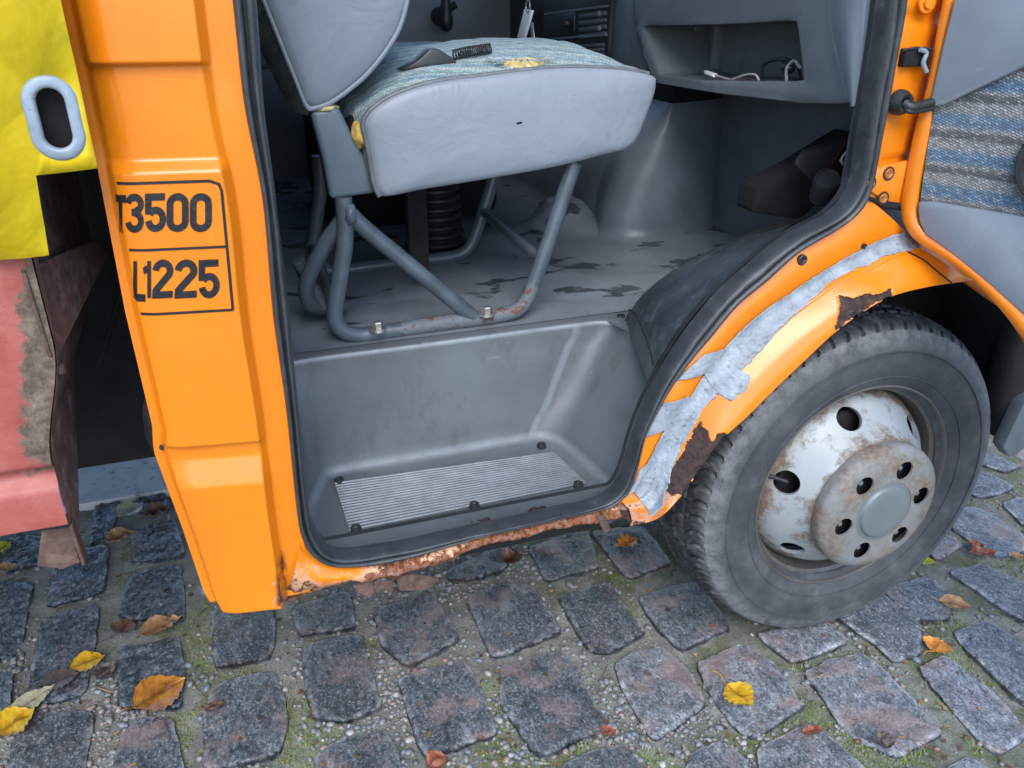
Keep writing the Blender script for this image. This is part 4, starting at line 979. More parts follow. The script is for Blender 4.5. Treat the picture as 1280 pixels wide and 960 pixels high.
# upper vinyl trim, proud of the fabric
ut = dpoly([(1197,-6),(1180,62),(1166,124),(1167,130),(1172,133),(1182,131),(1230,108),(1290,80)]) + [(s_end - .06, fa_t[-1].y + .003), (s_end - .06, 1.24), (.1, 1.24)]
prism('trim_upper', [dp(a, b, .006) for a, b in ut], -DN * .016, MAT['trim'], door, .006, 3)
# lower trim (door pocket)
lt = dpoly([(1149,252),(1165,252),(1215,260),(1290,272)]) + [(s_end - .06, fa_b[-1].y - .004)] + [(s_end - .06, zlow + .03), (.57, zlow - .0), (.45, zlow + .025), (.375, .60)] + dpoly([(1314,432),(1286,398),(1264,378),(1237,354),(1193,318),(1158,293),(1150,278),(1148,262)])
prism('trim_lower', [dp(a, b, .007) for a, b in lt], -DN * .010, MAT['trim'], door, .003, 2)
# speaker
sc_ = PD(1334, 207); s0, z0 = ds(sc_)
v = []; prof = [(.062, -.004), (.062, .012), (.058, .020), (.052, .020), (.048, .012), (.03, .012), (.001, .014)]
for k in range(40):
    a = 2 * math.pi * k / 40
    for r, h in prof: v.append(dp(s0 + r * math.cos(a), z0 + r * math.sin(a), .002 - h))
mesh('speaker', v, gridf(40, len(prof), True), MAT['dark_plastic'], door, True, sharp=40)

# ------------------------------------------------------------------ wheel
WC = Vector((1.073, 1.065, .35)); RT = .35
wheel = empty('front_wheel', (1.073, 1.16, 0), truck)
# tyre: half section (radius, outward offset from the rim plane)
half = [(.205, -.012), (.214, -.003), (.222, .004), (.232, .010), (.247, .0155), (.262, .018), (.277, .0175), (.290, .0155), (.292, .0165), (.300, .014), (.312, .010), (.322, .004), (.3265, .002), (.328, .000), (.332, -.006), (.336, -.012), (.3395, -.018), (.342, -.024), (.344, -.030), (.345, -.037)]
wid = .205
treadp = [(.3455 + .0012 * math.sin(math.pi * i / 24), -.042 - (wid - .084 - .012) * i / 24) for i in range(25)]
other = [(r, -wid - o + .012) for r, o in reversed(half)]
sect = half + treadp + other
NA = 900; v, ta, sh_ = [], [], []
for k in range(NA):
    a = 2 * math.pi * k / NA; kk = k / NA * 66
    for idx, (r, o) in enumerate(sect):
        m_ = (r > .3275)
        rr = r
        if m_:
            mid = -(wid / 2 - .006); w_ = o - mid
            z = kk + .25 * math.sin(w_ * 95) + (.5 if w_ < 0 else 0)
            fr = z - math.floor(z); lat = 1 if (fr < .20) else 0
            circ = 1 if (abs(abs(w_) - .026) < .0045 or abs(abs(w_) - .055) < .004) else 0
            dpt = max(lat * (.0075 if r < .345 else .006), circ * .007); sipe = .0018 if (.55 < fr < .62) else 0
            rr = r - max(dpt, sipe) + .0008 * noise.noise(Vector((a * 40, w_ * 90, 0)))
        tr = sm(.325, .336, r); ta.append(tr); sh_.append(sm(.286, .322, r))
        zf = math.sin(a); xx = WC.x + rr * math.cos(a); z_ = .35 + rr * math.sin(a)
        if z_ < .001: o = o + .18 * (.001 - z_) * (1 if o > -.1 else -1); z_ = .001 + .0 * rr      # flat where it carries the load
        v.append(Vector((xx, WC.y - o, z_)))
mesh('tyre', v, gridf(NA, len(sect), True), MAT['tyre'], wheel, True, attr={'tread': ta, 'shoulder': sh_}, sharp=40)
for r, o in ((.2905, .0168), (.241, .0140)):
    tube('sidewall_rib', [Vector((WC.x + r * math.cos(2 * math.pi * k / 160), WC.y - o, .35 + r * math.sin(2 * math.pi * k / 160))) for k in range(160)], .0012, MAT['tyre'], wheel, 6, closed=True)
# rim
rim = lathe('rim', [(.2195, .002), (.2215, .0), (.222, -.006), (.219, .003), (.2165, .0035), (.214, .001), (.2125, -.006), (.211, -.014), (.200, -.022), (.197, -.034), (.1955, -.055), (.1955, -.080), (.191, -.084), (.188, -.086)], WC, MAT['rim_brown'], wheel, 128)
dome_o = [(.196, -.062), (.190, -.044), (.183, -.030), (.176, -.017), (.168, -.008), (.158, .0045), (.147, .018), (.136, .034), (.128, .046), (.120, .052), (.04, .052)]
dome_i = [(r - .004, o - .007) for r, o in reversed(dome_o)]; dome_i[0] = (.04, .045)
disc = lathe('wheel_disc', dome_o + dome_i, WC, MAT['rim_silver'], wheel, 120, closed=True)
def cyl(c, r, d, nrm, seg=28):
    bm = bmesh.new(); bmesh.ops.create_cone(bm, cap_ends=True, segments=seg, radius1=r, radius2=r, depth=d)
    me = bpy.data.meshes.new('cut'); bm.to_mesh(me); bm.free(); o = bpy.data.objects.new('cut', me); COL.objects.link(o)
    o.matrix_world = Matrix.Translation(c) @ Vector(nrm).to_track_quat('Z', 'Y').to_matrix().to_4x4(); return o
cut = []
for k in range(6):
    a = R(44 + 60 * k); e = Vector((math.cos(a), 0, math.sin(a))); cut.append(cyl(WC + e * .163 + Vector((0, .002, 0)), .0235, .05, e * .55 + Vector((0, -.83, 0))))
bpy.context.view_layer.update(); boolean_cut(disc, cut)
ra2 = disc.data.attributes.new('rust', 'FLOAT', 'POINT')
for vtx in disc.data.vertices:
    d = math.hypot(vtx.co.x - WC.x, vtx.co.z - .35); ra2.data[vtx.index].value = .30 * sm(.168, .19, d) + .22 * sm(.140, .128, d)
ring = lathe('hub_ring', [(.131, .050), (.1315, .062), (.129, .070), (.120, .077), (.108, .081), (.085, .082), (.062, .083), (.062, .079), (.084, .078), (.106, .077), (.117, .0735), (.1245, .067), (.127, .050)], WC, MAT['hub_rust'], wheel, 120, closed=True)
cut = []
for k in range(6):
    a = R(10 + 60 * k); e = Vector((math.cos(a), 0, math.sin(a))); cut.append(cyl(WC + e * .086 + Vector((0, -.07, 0)), .0185, .08, (0, -1, 0)))
bpy.context.view_layer.update(); boolean_cut(ring, cut)
for k in range(6):
    a = R(10 + 60 * k); c = WC + Vector((math.cos(a), 0, math.sin(a))) * .086
    lathe('lug_nut', [(.0001, .0735), (.0045, .0725), (.0055, .071), (.0055, .067), (.0088, .0655), (.0095, .064), (.0095, .045)], c, MAT['hub_cap'], wheel, 6, sharp=20)
lathe('hub_cap', [(.0001, .0900), (.03, .0900), (.046, .0893), (.0505, .0880), (.0525, .0855), (.054, .0828), (.0585, .082), (.064, .0815), (.0652, .078)], WC, MAT['hub_cap'], wheel, 72)
lathe('hub_dark_disc', [(.128, .0545), (.001, .0545)], WC, MAT['underbody'], wheel, 32)  # near-black disc added behind the ring so the lug holes look shaded
lathe('brake_drum', [(.001, -.03), (.15, -.03), (.155, -.035), (.155, -.12), (.188, -.12)], WC, MAT['underbody'], wheel, 64)
tube('valve_stem', catmull([WC + Vector((-.148, .012, .040)), WC + Vector((-.165, .02, .046)), WC + Vector((-.19, .03, .055))], 8), .0045, MAT['dark_plastic'], wheel, 8)
# wheel housing
rows = []
for k in range(70):
    a = R(-2 + 182 * k / 69); rad = .438
    rows.append([Vector((1.08 + rad * math.cos(a), y, max(.37, .38 + rad * math.sin(a)))) for y in (1.075, 1.12, 1.25, 1.32)])
surf('wheel_housing', rows, MAT['liner'], truck)
ngon_fill('housing_wall', [Vector((1.08 + .438 * math.cos(R(a)), 1.318, max(.30, .38 + .438 * math.sin(R(a))))) for a in range(-12, 193, 6)], MAT['liner'], truck)
# bumper end ahead of the wheel
bu = empty('front_bumper', (1.6, 1.2, .3), truck)
tube('bumper_corner', [P(1292, 395, Y=1.12), P(1276, 450, Y=1.12), P(1262, 500, Y=1.12), P(1256, 528, Y=1.12), P(1255, 535, Y=1.12)], [.055, .052, .047, .042, .036], MAT['bumper'], bu, 24)
prism('bumper_foot', PP([(1236,525),(1272,535),(1262,546),(1247,548),(1237,540)], Y=1.12), (0, .04, 0), MAT['void'], bu, .004)
prism('grey_bracket', PP([(1300,480),(1280,505),(1258,552),(1254,560),(1262,572),(1270,570),(1300,545)], Y=1.06), (0, .03, 0), MAT['grey_plate'], bu, .004)

# ------------------------------------------------------------------ step well
FZ, SZ = .645, .425
stepw = empty('step_well', (.35, 1.2, SZ), truck)
def plan(pts, n): return catmull([Vector((a, b, 0)) for a, b in pts], n)
L0 = P(390, 640, Z=SZ).x
bl, br_ = P(396, 592, Z=SZ), P(688, 548, Z=SZ)
yb = (bl.y + br_.y) / 2
tl, tr_ = P(372, 452, Z=FZ), P(757, 398, Z=FZ)
yt = (tl.y + tr_.y) / 2
fr_b = P(772, 606, Z=SZ); fr_t = P(836, 431, Z=FZ)
Bp = plan([(L0 - .012, 1.062), (L0 - .012, 1.2), (bl.x - .004, yb - .035), (bl.x + .012, yb - .006), (bl.x + .05, yb), (.3, yb), (br_.x - .06, yb), (br_.x - .018, yb - .004), (br_.x + .012, yb - .03), (br_.x + .022, yb - .07), (fr_b.x - .01, 1.12), (fr_b.x + .005, 1.062)], 150)
Tp = plan([(tl.x - .03, 1.062), (tl.x - .03, 1.2), (tl.x - .03, yt - .03), (tl.x - .022, yt - .008), (tl.x + .01, yt), (.3, yt), (tr_.x - .05, yt), (tr_.x - .012, yt - .003), (tr_.x + .006, yt - .016), (tr_.x + .012, yt - .05), (fr_t.x - .012, 1.22), (fr_t.x + .075, 1.075)], 150)
cB = Vector((.33, 1.2, 0)); rows = []
prof = [(-.035, 0, 0), (-.018, .002, 0), (-.007, .008, 0), (-.001, .020, 0), (0, .035, .06), (0, 0, .3), (0, 0, .55), (0, 0, .8), (0, -.02, 1.0), (0, -.010, 1.0), (.0015, -.003, 1.), (.005, -.0004, 1.), (.012, 0, 1.), (.05, 0, 1.)]
for i, (b, t) in enumerate(zip(Bp, Tp)):
    r = []
    a_, c_ = Bp[max(0, i - 1)], Bp[min(149, i + 1)]; d = (c_ - a_).normalized(); nrm = Vector((-d.y, d.x, 0))     # points out of the well
    for off, dz, u in prof:
        q = b.lerp(t, u) + nrm * off; z = SZ + (FZ - SZ) * u + dz
        if u in (.06,): z = SZ + .035
        r.append(Vector((q.x, max(q.y, 1.055), z)))
    rows.append(r)
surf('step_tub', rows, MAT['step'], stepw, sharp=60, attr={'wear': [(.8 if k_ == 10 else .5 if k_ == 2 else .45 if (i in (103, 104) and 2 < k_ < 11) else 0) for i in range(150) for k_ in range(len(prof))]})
inner = [r[0] for r in rows]; ngon_fill('step_floor', [inner[0]] + inner[1:], MAT['step'], stepw)
# ribbed aluminium tread plate: backing + every rib
p_fl, p_fr, p_br, p_bl = [P(x, y, Z=SZ + .003) for x, y in ((437,664),(733,604),(692,565),(418,603))]
mesh('tread_plate', [p + Vector((0, 0, -.0015)) for p in (p_fl, p_fr, p_br, p_bl)], [(0, 1, 2, 3)], MAT['alu'], stepw, False)
NR = 18
for k in range(NR):
    u = (k + .5) / NR; a, b = p_fl.lerp(p_bl, u), p_fr.lerp(p_br, u); h = .0027
    w_ = (p_bl - p_fl) * (.30 / NR)
    mesh('tread_rib', [a - w_, b - w_, b + w_, a + w_, a - w_ * .5 + Vector((0, 0, h)), b - w_ * .5 + Vector((0, 0, h)), b + w_ * .5 + Vector((0, 0, h)), a + w_ * .5 + Vector((0, 0, h))], [(4, 5, 6, 7), (0, 1, 5, 4), (2, 3, 7, 6), (0, 4, 7, 3), (1, 2, 6, 5)], MAT['alu'], stepw, False)
for x, y in ((445,661),(593,632),(723,606),(677,557),(424,601)):
    c = P(x, y, Z=SZ + .004); lathe('plug', [(.0001, .0015), (.004, .0015), (.005, .004), (.0078, .0045), (.0088, .002), (.009, -.003)], c, MAT['dark_plastic'], stepw, 20, axis='Z')
for x, y in ((776,395),(833,428)):
    c = P(x, y, Z=FZ + .001); lathe('plug', [(.0001, .001), (.005, .002), (.0078, .002), (.0085, -.002)], c, MAT['dark_plastic'], stepw, 18, axis='Z')
surf('step_ledge', [[Vector((x, yt + .012, FZ - .001)), Vector((x, yt + .03, FZ - .001))] for x in (tl.x - .04, .3, tr_.x)] , MAT['step'], stepw)
mesh('step_corner', [Vector((tr_.x - .01, yt + .04, FZ - .0012)), Vector((tr_.x + .10, yt + .04, FZ - .0012)), Vector((fr_t.x + .12, 1.07, FZ - .0012)), Vector((fr_t.x + .065, 1.07, FZ - .0012)), Vector((fr_t.x - .02, 1.22, FZ - .0012)), Vector((tr_.x + .004, yt - .04, FZ - .0012))], [(0, 1, 2, 3, 4, 5)], MAT['step'], stepw, False)

# ------------------------------------------------------------------ cab floor
v = []; nX, nY = 110, 120; X0, X1, Y0, Y1 = .0, 1.5, yt + .028, 2.95
bump_c = P(716, 292, Z=FZ)
for i in range(nX):
    for j in range(nY):
        x = X0 + (X1 - X0) * i / (nX - 1); y = Y0 + (Y1 - Y0) * (j / (nY - 1)) ** 1.3
        z = FZ + .0015 + .006 * (.5 + fbm(x * 5, y * 5, 3, 3)) * sm(Y0, Y0 + .15, y)
        d = math.hypot((x - bump_c.x) / .085, (y - bump_c.y - .05) / .10); z += .075 * math.exp(-d ** 4 * 1.2) * (1 + .12 * fbm(x * 20, y * 20))
        z += .02 * math.exp(-((x - bump_c.x + .14) / .12) ** 2 - ((y - bump_c.y) / .12) ** 2)
        v.append(Vector((x, y, z)))
mesh('floor_mat', v, gridf(nX, nY), MAT['floor'], truck)
box('floor_underside', (-.02, yt + .04, .52), (1.5, 2.95, .60), MAT['underbody'], truck, .01)
box('step_underside', (.03, 1.075, SZ - .05), (.56, yt + .03, SZ - .02), MAT['underbody'], truck, .01)

# ------------------------------------------------------------------ passenger seat
YS = 1.385
seat = empty('passenger_seat', (.45, 1.6, FZ), truck)
top_px = [(453,154),(457,144),(466,134),(490,119),(530,105),(560,99),(600,94.5),(650,88),(690,84.5),(740,84),(790,88),(812,93),(820,98)]
rt_px = [(820,98),(819,112),(806,150),(794,176),(781,187)]; bt_px = [(781,187),(760,192),(700,207),(600,225),(520,238),(486,245),(475,245)]; lf_px = [(475,245),(469,234),(461,190),(453,154)]
topc, rtc, btc, lfc = [catmull(PP(l, Y=YS), n) for l, n in ((top_px, 60), (rt_px, 18), (bt_px, 40), (lf_px, 14))]
loop = topc[:-1] + rtc[:-1] + btc[:-1] + lfc[:-1]; cen = sum(loop, Vector()) / len(loop)
rows = []
for s, yo in ((1.0, .012), (1.0, .0), (.985, -.006), (.95, -.010), (.85, -.014), (.6, -.018), (.3, -.020), (.02, -.020)):
    rows.append([cen + (p - cen) * s + Vector((0, yo, 0)) for p in loop])
surf('seat_side', rows, MAT['vinyl'], seat, closed_v=True)
surf('seat_side', [[Vector((p.x, 2 * 1.635 - p.y, p.z)) for p in r] for r in rows], MAT['vinyl'], seat, closed_v=True)
tube('piping', [p + Vector((0, -.002, .0)) for p in topc[:-2]], .0042, MAT['piping'], seat, 8)
tube('piping', [p + Vector((-.001, -.002, 0)) for p in lfc], .0042, MAT['piping'], seat, 8)
# woven top: crowned across the seat
tt = [lfc[3], lfc[6], lfc[9]] + topc + [rtc[3], rtc[6]]
v, uvs = [], []; NB = 44
for i, p in enumerate(tt):
    u = i / (len(tt) - 1)
    for j in range(NB):
        t = j / (NB - 1); yy = YS + .5 * t; cr = (1 - abs(2 * t - 1) ** 2.6)
        hh = .034 * sm(0, .25, u) * sm(1.0, .80, u) * cr + .004 * cr * fbm(p.x * 14, yy * 14, 2, 3)
        v.append(Vector((p.x + (.02 * cr if u > .93 else -.02 * cr if u < .08 else 0), yy, p.z + hh - .001))); uvs.append((p.x * .9 + p.z * .3, yy + .3 * p.x))
mesh('seat_cushion', v, gridf(len(tt), NB), MAT['seat_fabric'], seat, True, uv=uvs)
TOPZ = [(p.x, p.z) for p in topc]
def seat_z(x, y):
    t = (y - YS) / .5; cr = 1 - abs(2 * t - 1) ** 2.6
    for k, ((xa_, za_), (xb_, zb2_)) in enumerate(zip(TOPZ, TOPZ[1:])):
        if xa_ <= x <= xb_: u = (k + 3) / (len(TOPZ) + 4); return za_ + (zb2_ - za_) * (x - xa_) / max(xb_ - xa_, 1e-6) + .034 * sm(0, .25, u) * sm(1.0, .80, u) * cr
    return 1.0
def on_top(x, y):
    Y = YS + .01
    while Y < YS + .3:
        p = P(x, y, Y=Y)
        if p.z <= seat_z(p.x, p.y): return p
        Y += .002
    return P(x, y, Y=YS + .1)
def blob(name, c, sx, sy, sz, mat, parent, seed=0, sub=3, ns=.25):
    bm = bmesh.new(); bmesh.ops.create_icosphere(bm, subdivisions=sub, radius=1)
    for q in bm.verts:
        k = 1 + ns * fbm(q.co.x * 1.8 + seed, q.co.y * 1.8, q.co.z * 1.8); q.co = Vector((q.co.x * sx * k, q.co.y * sy * k, q.co.z * sz * k)) + Vector(c)
    me = bpy.data.meshes.new(name); bm.to_mesh(me); bm.free(); return link(name, me, mat, parent)
FH = on_top(652, 75)
tag(blob('foam', FH + Vector((0, 0, -.0085)), .045, .034, .0115, MAT['foam_pale'], seat, 3), 'yellow foam showing through a hole in the fabric')
tag(blob('foam', P(449, 168, Y=YS + .02), .013, .02, .021, MAT['foam'], seat, 5), 'torn orange yellow foam at the rear corner of the cushion')
# torn fabric fringe round the hole
MAT['thread'] = simple('frayed_thread', (.34, .40, .42), .9, var=.4, vscale=90)
for k in range(60):
    a = random.uniform(0, 6.283); c = FH; p0 = c + Vector((.046 * math.cos(a), .035 * math.sin(a), .002)); p1 = p0 + Vector((.016 * math.cos(a + random.uniform(-.9, .9)), .012 * math.sin(a + .4), random.uniform(-.002, .003)))
    p0 = p0.lerp(c, random.uniform(-.05, .35)); tube('thread', [p0, p0.lerp(p1, .5) + Vector((0, 0, .0015)), p1], .0009, MAT['thread'], seat, 5)
# steel bracket behind the cushion
br = PP([(388,140),(424,134),(442,172),(458,200),(470,242),(440,246),(413,250),(404,200)], Y=YS + .012)
prism('seat_bracket', br, (0, .05, 0), MAT['bracket'], seat, .008, 3)
# tubular frame: near side and far side
def frame_side(yv, dx=0.0):
    leg = PP([(429,246),(431,275),(431,305),(425,345),(419,385),(419,401),(427,412),(445,419),(480,415),(560,403),(625,394),(645,388),(656,378),(664,362),(680,318),(700,258),(718,203)], Y=YS + .02)
    pts = [Vector((p.x + dx, yv, p.z)) for p in leg]; c = catmull(pts, 90); return c
fr1 = frame_side(YS + .02)
tube('frame_tube', fr1[:37], .0145, MAT['tube'], seat, 14); tube('frame_rail', fr1[36:66], .0147, MAT['tube_rust'], seat, 14); tube('frame_tube', fr1[65:], .0145, MAT['tube'], seat, 14)
dg_ = PP([(432,262),(452,282),(520,338),(592,397)], Y=YS + .02)
tube('frame_brace', catmull(dg_, 24), .0145, MAT['tube'], seat, 14)
blob('weld', P(438, 268, Y=YS + .012), .012, .014, .02, MAT['tube'], seat, 9)
fr2 = frame_side(YS + .42, .012); tube('frame_tube', fr2, .0145, MAT['tube'], seat, 14)
a_, b_ = fr1[8], fr2[8]
tube('frame_tube', catmull([fr1[4] + Vector((0, .01, 0)), fr1[4] + Vector((-.035, .03, -.05)), fr1[14] + Vector((-.055, .05, -.03)), fr1[22] + Vector((-.03, .07, .005)), fr1[25] + Vector((.02, .12, .003))], 40), .0145, MAT['tube'], seat, 12)
tube('cross_tube', [fr1[20], fr2[20]], .011, MAT['tube'], seat, 12); tube('cross_tube', [fr1[70], fr2[70]], .011, MAT['tube'], seat, 12)
tube('cross_tube', catmull(PP([(372,325),(385,350),(405,385)], Y=YS + .10) , 12), .0125, MAT['tube'], seat, 12)
for x, y in ((472,407),(608,388)):
    c = P(x, y, Y=YS + .006); lathe('bolt', [(.0001, .012), (.0085, .012), (.0095, .010), (.0095, .0)], c + Vector((0, 0, -.004)), MAT['steel'], seat, 6, axis='Z', sharp=20); lathe('washer', [(.0095, .001), (.015, .001), (.0155, -.004)], c + Vector((0, 0, -.005)), MAT['steel'], seat, 20, axis='Z')
mid = P(517, 245, Y=1.62)
box('seat_post', (mid.x - .018, 1.60, FZ + .05), (mid.x + .022, 1.63, mid.z + .03), MAT['void'], seat, .004)
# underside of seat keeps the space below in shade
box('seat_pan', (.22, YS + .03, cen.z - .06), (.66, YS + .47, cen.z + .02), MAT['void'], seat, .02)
# backrest
bk_l = [(318,-30),(330,0),(352,55),(372,105),(382,130),(386,136)]; bk_b = [(386,136),(396,134),(412,128),(430,116)]; bk_r = [(430,116),(455,95),(480,65),(498,35),(508,0),(511,-30)]
yb2 = YS + .02
bl_, bb_, br2 = [catmull(PP(l, Y=yb2), n) for l, n in ((bk_l, 30), (bk_b, 10), (bk_r, 30))]
tl2, tr2 = Vector((bl_[0].x - .10, yb2, 1.62)), Vector((br2[-1].x - .06, yb2, 1.62))
loop = [tl2] + bl_[:-1] + bb_[:-1] + br2 + [tr2, (tl2 + tr2) / 2 + Vector((0, 0, .05))]
loop = resample(loop, 110, True); cb = Vector((sum(p.x for p in loop) / 110, yb2, 1.25)); rows = []
for s, yo in ((1.0, .015), (1.0, .002), (.985, -.006), (.95, -.010), (.8, -.014), (.5, -.017), (.02, -.018)): rows.append([cb + (p - cb) * s + Vector((0, yo, 0)) for p in loop])
surf('backrest_side', rows, MAT['vinyl'], seat, closed_v=True)
surf('backrest_side', [[Vector((p.x, 2 * (yb2 + .235) - p.y, p.z)) for p in r] for r in rows], MAT['vinyl'], seat, closed_v=True)
tube('piping', [p + Vector((0, -.003, 0)) for p in bl_[4:] + bb_ + br2[1:]], .0046, MAT['vinyl'], seat, 8)
v, uvs = [], []
for i, p in enumerate(loop):
    d = (p - cb).normalized()
    for j in range(16):
        t = j / 15; cr = 1 - abs(2 * t - 1) ** 3; q = p + d * .03 * cr; v.append(Vector((q.x, yb2 + .01 + .45 * t, q.z))); uvs.append((yb2 + .45 * t, p.z + p.x * .5))
mesh('backrest', v, gridf(110, 16, True), MAT['seat_fabric'], seat, True, uv=uvs)
tag(blob('foam', P(405, 134, Y=yb2 + .02), .022, .03, .007, MAT['foam_pale'], seat, 8), 'strip of yellow foam under the backrest')
# black plastic hinge cover between cushion and the cord
hc_ = on_top(536, 83).y; v = PP([(500,87),(522,76),(538,61),(549,61),(566,72),(573,80),(540,86)], Y=hc_)
prism('hinge_cover', v, (0, .04, 0), MAT['dark_plastic'], seat, .004)

# coiled cord lying on the seat
cc = catmull([on_top(x_, y_) + Vector((0, 0, .009)) for x_, y_ in ((566,76),(588,71),(614,67))], 40); fr = frames(cc); pts = []
N_ = 460
for k in range(N_):
    s = k / (N_ - 1) * 39; i = min(int(s), 38); f_ = s - i; c = cc[i].lerp(cc[i + 1], f_); t, n, b = fr[i]; a = (k / N_) ** 1.25 * 2 * math.pi * 17; pts.append(c + (n * math.cos(a) + b * math.sin(a)) * .0075)
tag(tube('coiled_cord', pts, .0014, MAT['dark_plastic'], None, 5), 'black coiled handset cord lying across the seat cushion', 'cord')

# ------------------------------------------------------------------ driver's side of the cab
dseat = empty('driver_seat', (.5, 2.4, FZ), truck)
rows = []
for i in range(30):
    u = i / 29; x = .26 + .48 * u; r = []
    for j in range(24):
        t = j / 23; cr = 1 - abs(2 * t - 1) ** 3; r.append(Vector((x, 2.14 + .5 * t, .99 + .10 * cr * sm(0, .2, u) * sm(1, .8, u))))
    rows.append(r)
mesh('seat_cushion', [p for r in rows for p in r], gridf(30, 24), MAT['seat_fabric'], dseat, True, uv=[(p.x, p.y + .3 * p.x) for r in rows for p in r])
box('seat_base', (.27, 2.16, .66), (.73, 2.62, 1.0), MAT['void'], dseat, .03)
box('backrest', (.10, 2.16, 1.05), (.24, 2.62, 1.7), MAT['vinyl'], dseat, .04, 3, rot=('Y', -.18), piv=(.17, 2.4, 1.05))
fdoor = empty('driver_door', (.7, 2.93, .9), truck)
box('door_trim', (.05, 2.90, .60), (1.35, 2.94, 1.30), MAT['dash'], fdoor, .01)
q = P(549, 20, Y=2.895)
lathe('crank_boss', [(.0001, .03), (.022, .03), (.026, .02), (.028, .0)], q, MAT['dark_plastic'], fdoor, 24)
tube('crank_arm', catmull([q + Vector((0, -.03, 0)), P(560, 12, Y=2.86), P(570, 5, Y=2.85)], 10), .012, MAT['dark_plastic'], fdoor, 10)
gk = P(558, 38, Y=2.80); lathe('gear_knob', [(.0001, .0), (.012, -.002), (.016, -.02), (.022, -.06), (.023, -.075), (.018, -.09), (.008, -.098), (.0001, -.1)][::-1], gk + Vector((0, 0, .095)), MAT['dark_plastic'], fdoor, 20, axis='Z')
# steering column, ignition key
col_ = empty('steering_column', (1.0, 2.4, .9), truck)
prism('column_shroud', PP([(600,-10),(690,-10),(690,20),(672,62),(640,62),(612,20)], X=1.02), (.2, 0, -.02), MAT['dark_plastic'], col_, .012, 3)
prism('lower_panel', PP([(590,-10),(600,-10),(640,40),(640,66),(590,66)], X=1.18), (.05, 0, 0), MAT['dash'], col_, .01)
KX = .70
key = empty('ignition_key', P(660, 40, X=KX))
prism('key_tag', PP([(655,11),(665,13),(654,52),(645,50)], X=KX), (.006, 0, 0), MAT['white'], key, .002)
prism('key_blade', PP([(662,28),(665,28),(669,60),(665,60)], X=KX - .002), (.003, 0, 0), MAT['steel'], key, .0008, 1)
tube('key_ring', [P(660, 8, X=KX) + Vector((0, .012 * math.cos(a), .012 * math.sin(a))) for a in [i * .393 for i in range(16)]], .0018, MAT['steel'], key, 6, closed=True)
tag(key, 'ignition key with a white tag hanging from the steering column', 'key')

# ------------------------------------------------------------------ dashboard
dash = empty('dashboard', (1.2, 2.0, .95), truck)
XD = .99
def DX(l, X=XD): return PP(l, X=X)
# shelf opening: frame built from four bars round a deep tray
fo = DX([(786,-40),(790,20),(800,60),(818,104),(900,118),(1000,130),(1064,131),(1045,60),(1036,-40)])
op = DX([(806,36),(806,36),(812,55),(826,93),(900,103),(960,103),(1004,101),(996,24),(900,30)])
n_ = 120; fo_ = resample(fo, n_, True)
op_in = resample(DX([(803,32),(812,60),(826,94),(870,100),(940,102),(1004,102),(1000,60),(995,25),(900,30)]), n_, True)
# align starting points by angle
def byang(pts):
    c = sum(pts, Vector()) / len(pts); return c
c0 = byang(op_in)
def angsort(pts): return sorted(pts, key=lambda p: math.atan2(p.z - c0.z, p.y - c0.y))
def polar(pts, n):
    """ray-cast polygon at n angles about c0 in the YZ plane"""
    out = []; m = len(pts)
    for k in range(n):
        a = 2 * math.pi * k / n; d = (math.cos(a), math.sin(a)); best = None
        for i in range(m):
            p, q = pts[i], pts[(i + 1) % m]; ex, ez = q.y - p.y, q.z - p.z; den = d[0] * ez - d[1] * ex
            if abs(den) < 1e-12: continue
            t = ((p.y - c0.y) * ez - (p.z - c0.z) * ex) / den; s = ((p.y - c0.y) * d[1] - (p.z - c0.z) * d[0]) / den
            if t > 0 and -1e-6 <= s <= 1 + 1e-6 and (best is None or t > best): best = t
        out.append(Vector((XD, c0.y + d[0] * (best or .1), c0.z + d[1] * (best or .1))))
    return out
A_, B_ = polar(fo_, 240), polar(op_in, 240)
rows = [[a + Vector((.22, 0, 0)), a + Vector((.012, 0, 0)), a + (b - a) * .03 + Vector((.003, 0, 0)), a + (b - a) * .10, a + (b - a) * .5, a + (b - a) * .92, b + Vector((.002, 0, 0)), b + Vector((.01, 0, 0)), c0 + (b - c0) * .97 + Vector((.16, 0, 0))] for a, b in zip(A_, B_)]
surf('shelf_frame', rows, MAT['dash'], dash, closed_u=True, sharp=50)
ngon_fill('shelf_back', [c0 + (b - c0) * .97 + Vector((.158, 0, 0)) for b in B_], MAT['dash'], dash)
for xx in (868, 893):
    p = P(xx, 75, X=XD + .14); box('shelf_rib', (p.x - .01, p.y - .008, p.z - .02), (p.x + .02, p.y + .008, p.z + .12), MAT['dash'], dash, .004)
# pale end panel by the door
e1 = PP([(1036,-40),(1038,30),(1048,70),(1064,131)], X=XD - .004); e2 = PP([(1085,-40),(1080,40),(1076,90),(1071,131)], Y=1.085)
e1, e2 = resample(e1, 24), resample(e2, 24)
rows = []
for a, b in zip(e1, e2):
    r = []
    for j in range(14):
        u = j / 13; p = a.lerp(b, u); bul = math.sin(math.pi * u) * .035; r.append(p + Vector((-bul * .6, -bul * .5, 0)))
    r.append(b + Vector((.1, .01, 0))); rows.append(r)
surf('end_panel', rows, MAT['dash_light'], dash)
# upper padded edge of the shelf and dash top, above the picture
box('dash_top', (XD - .03, 1.15, 1.235), (1.5, 2.9, 1.32), MAT['dash'], dash, .03, 3)
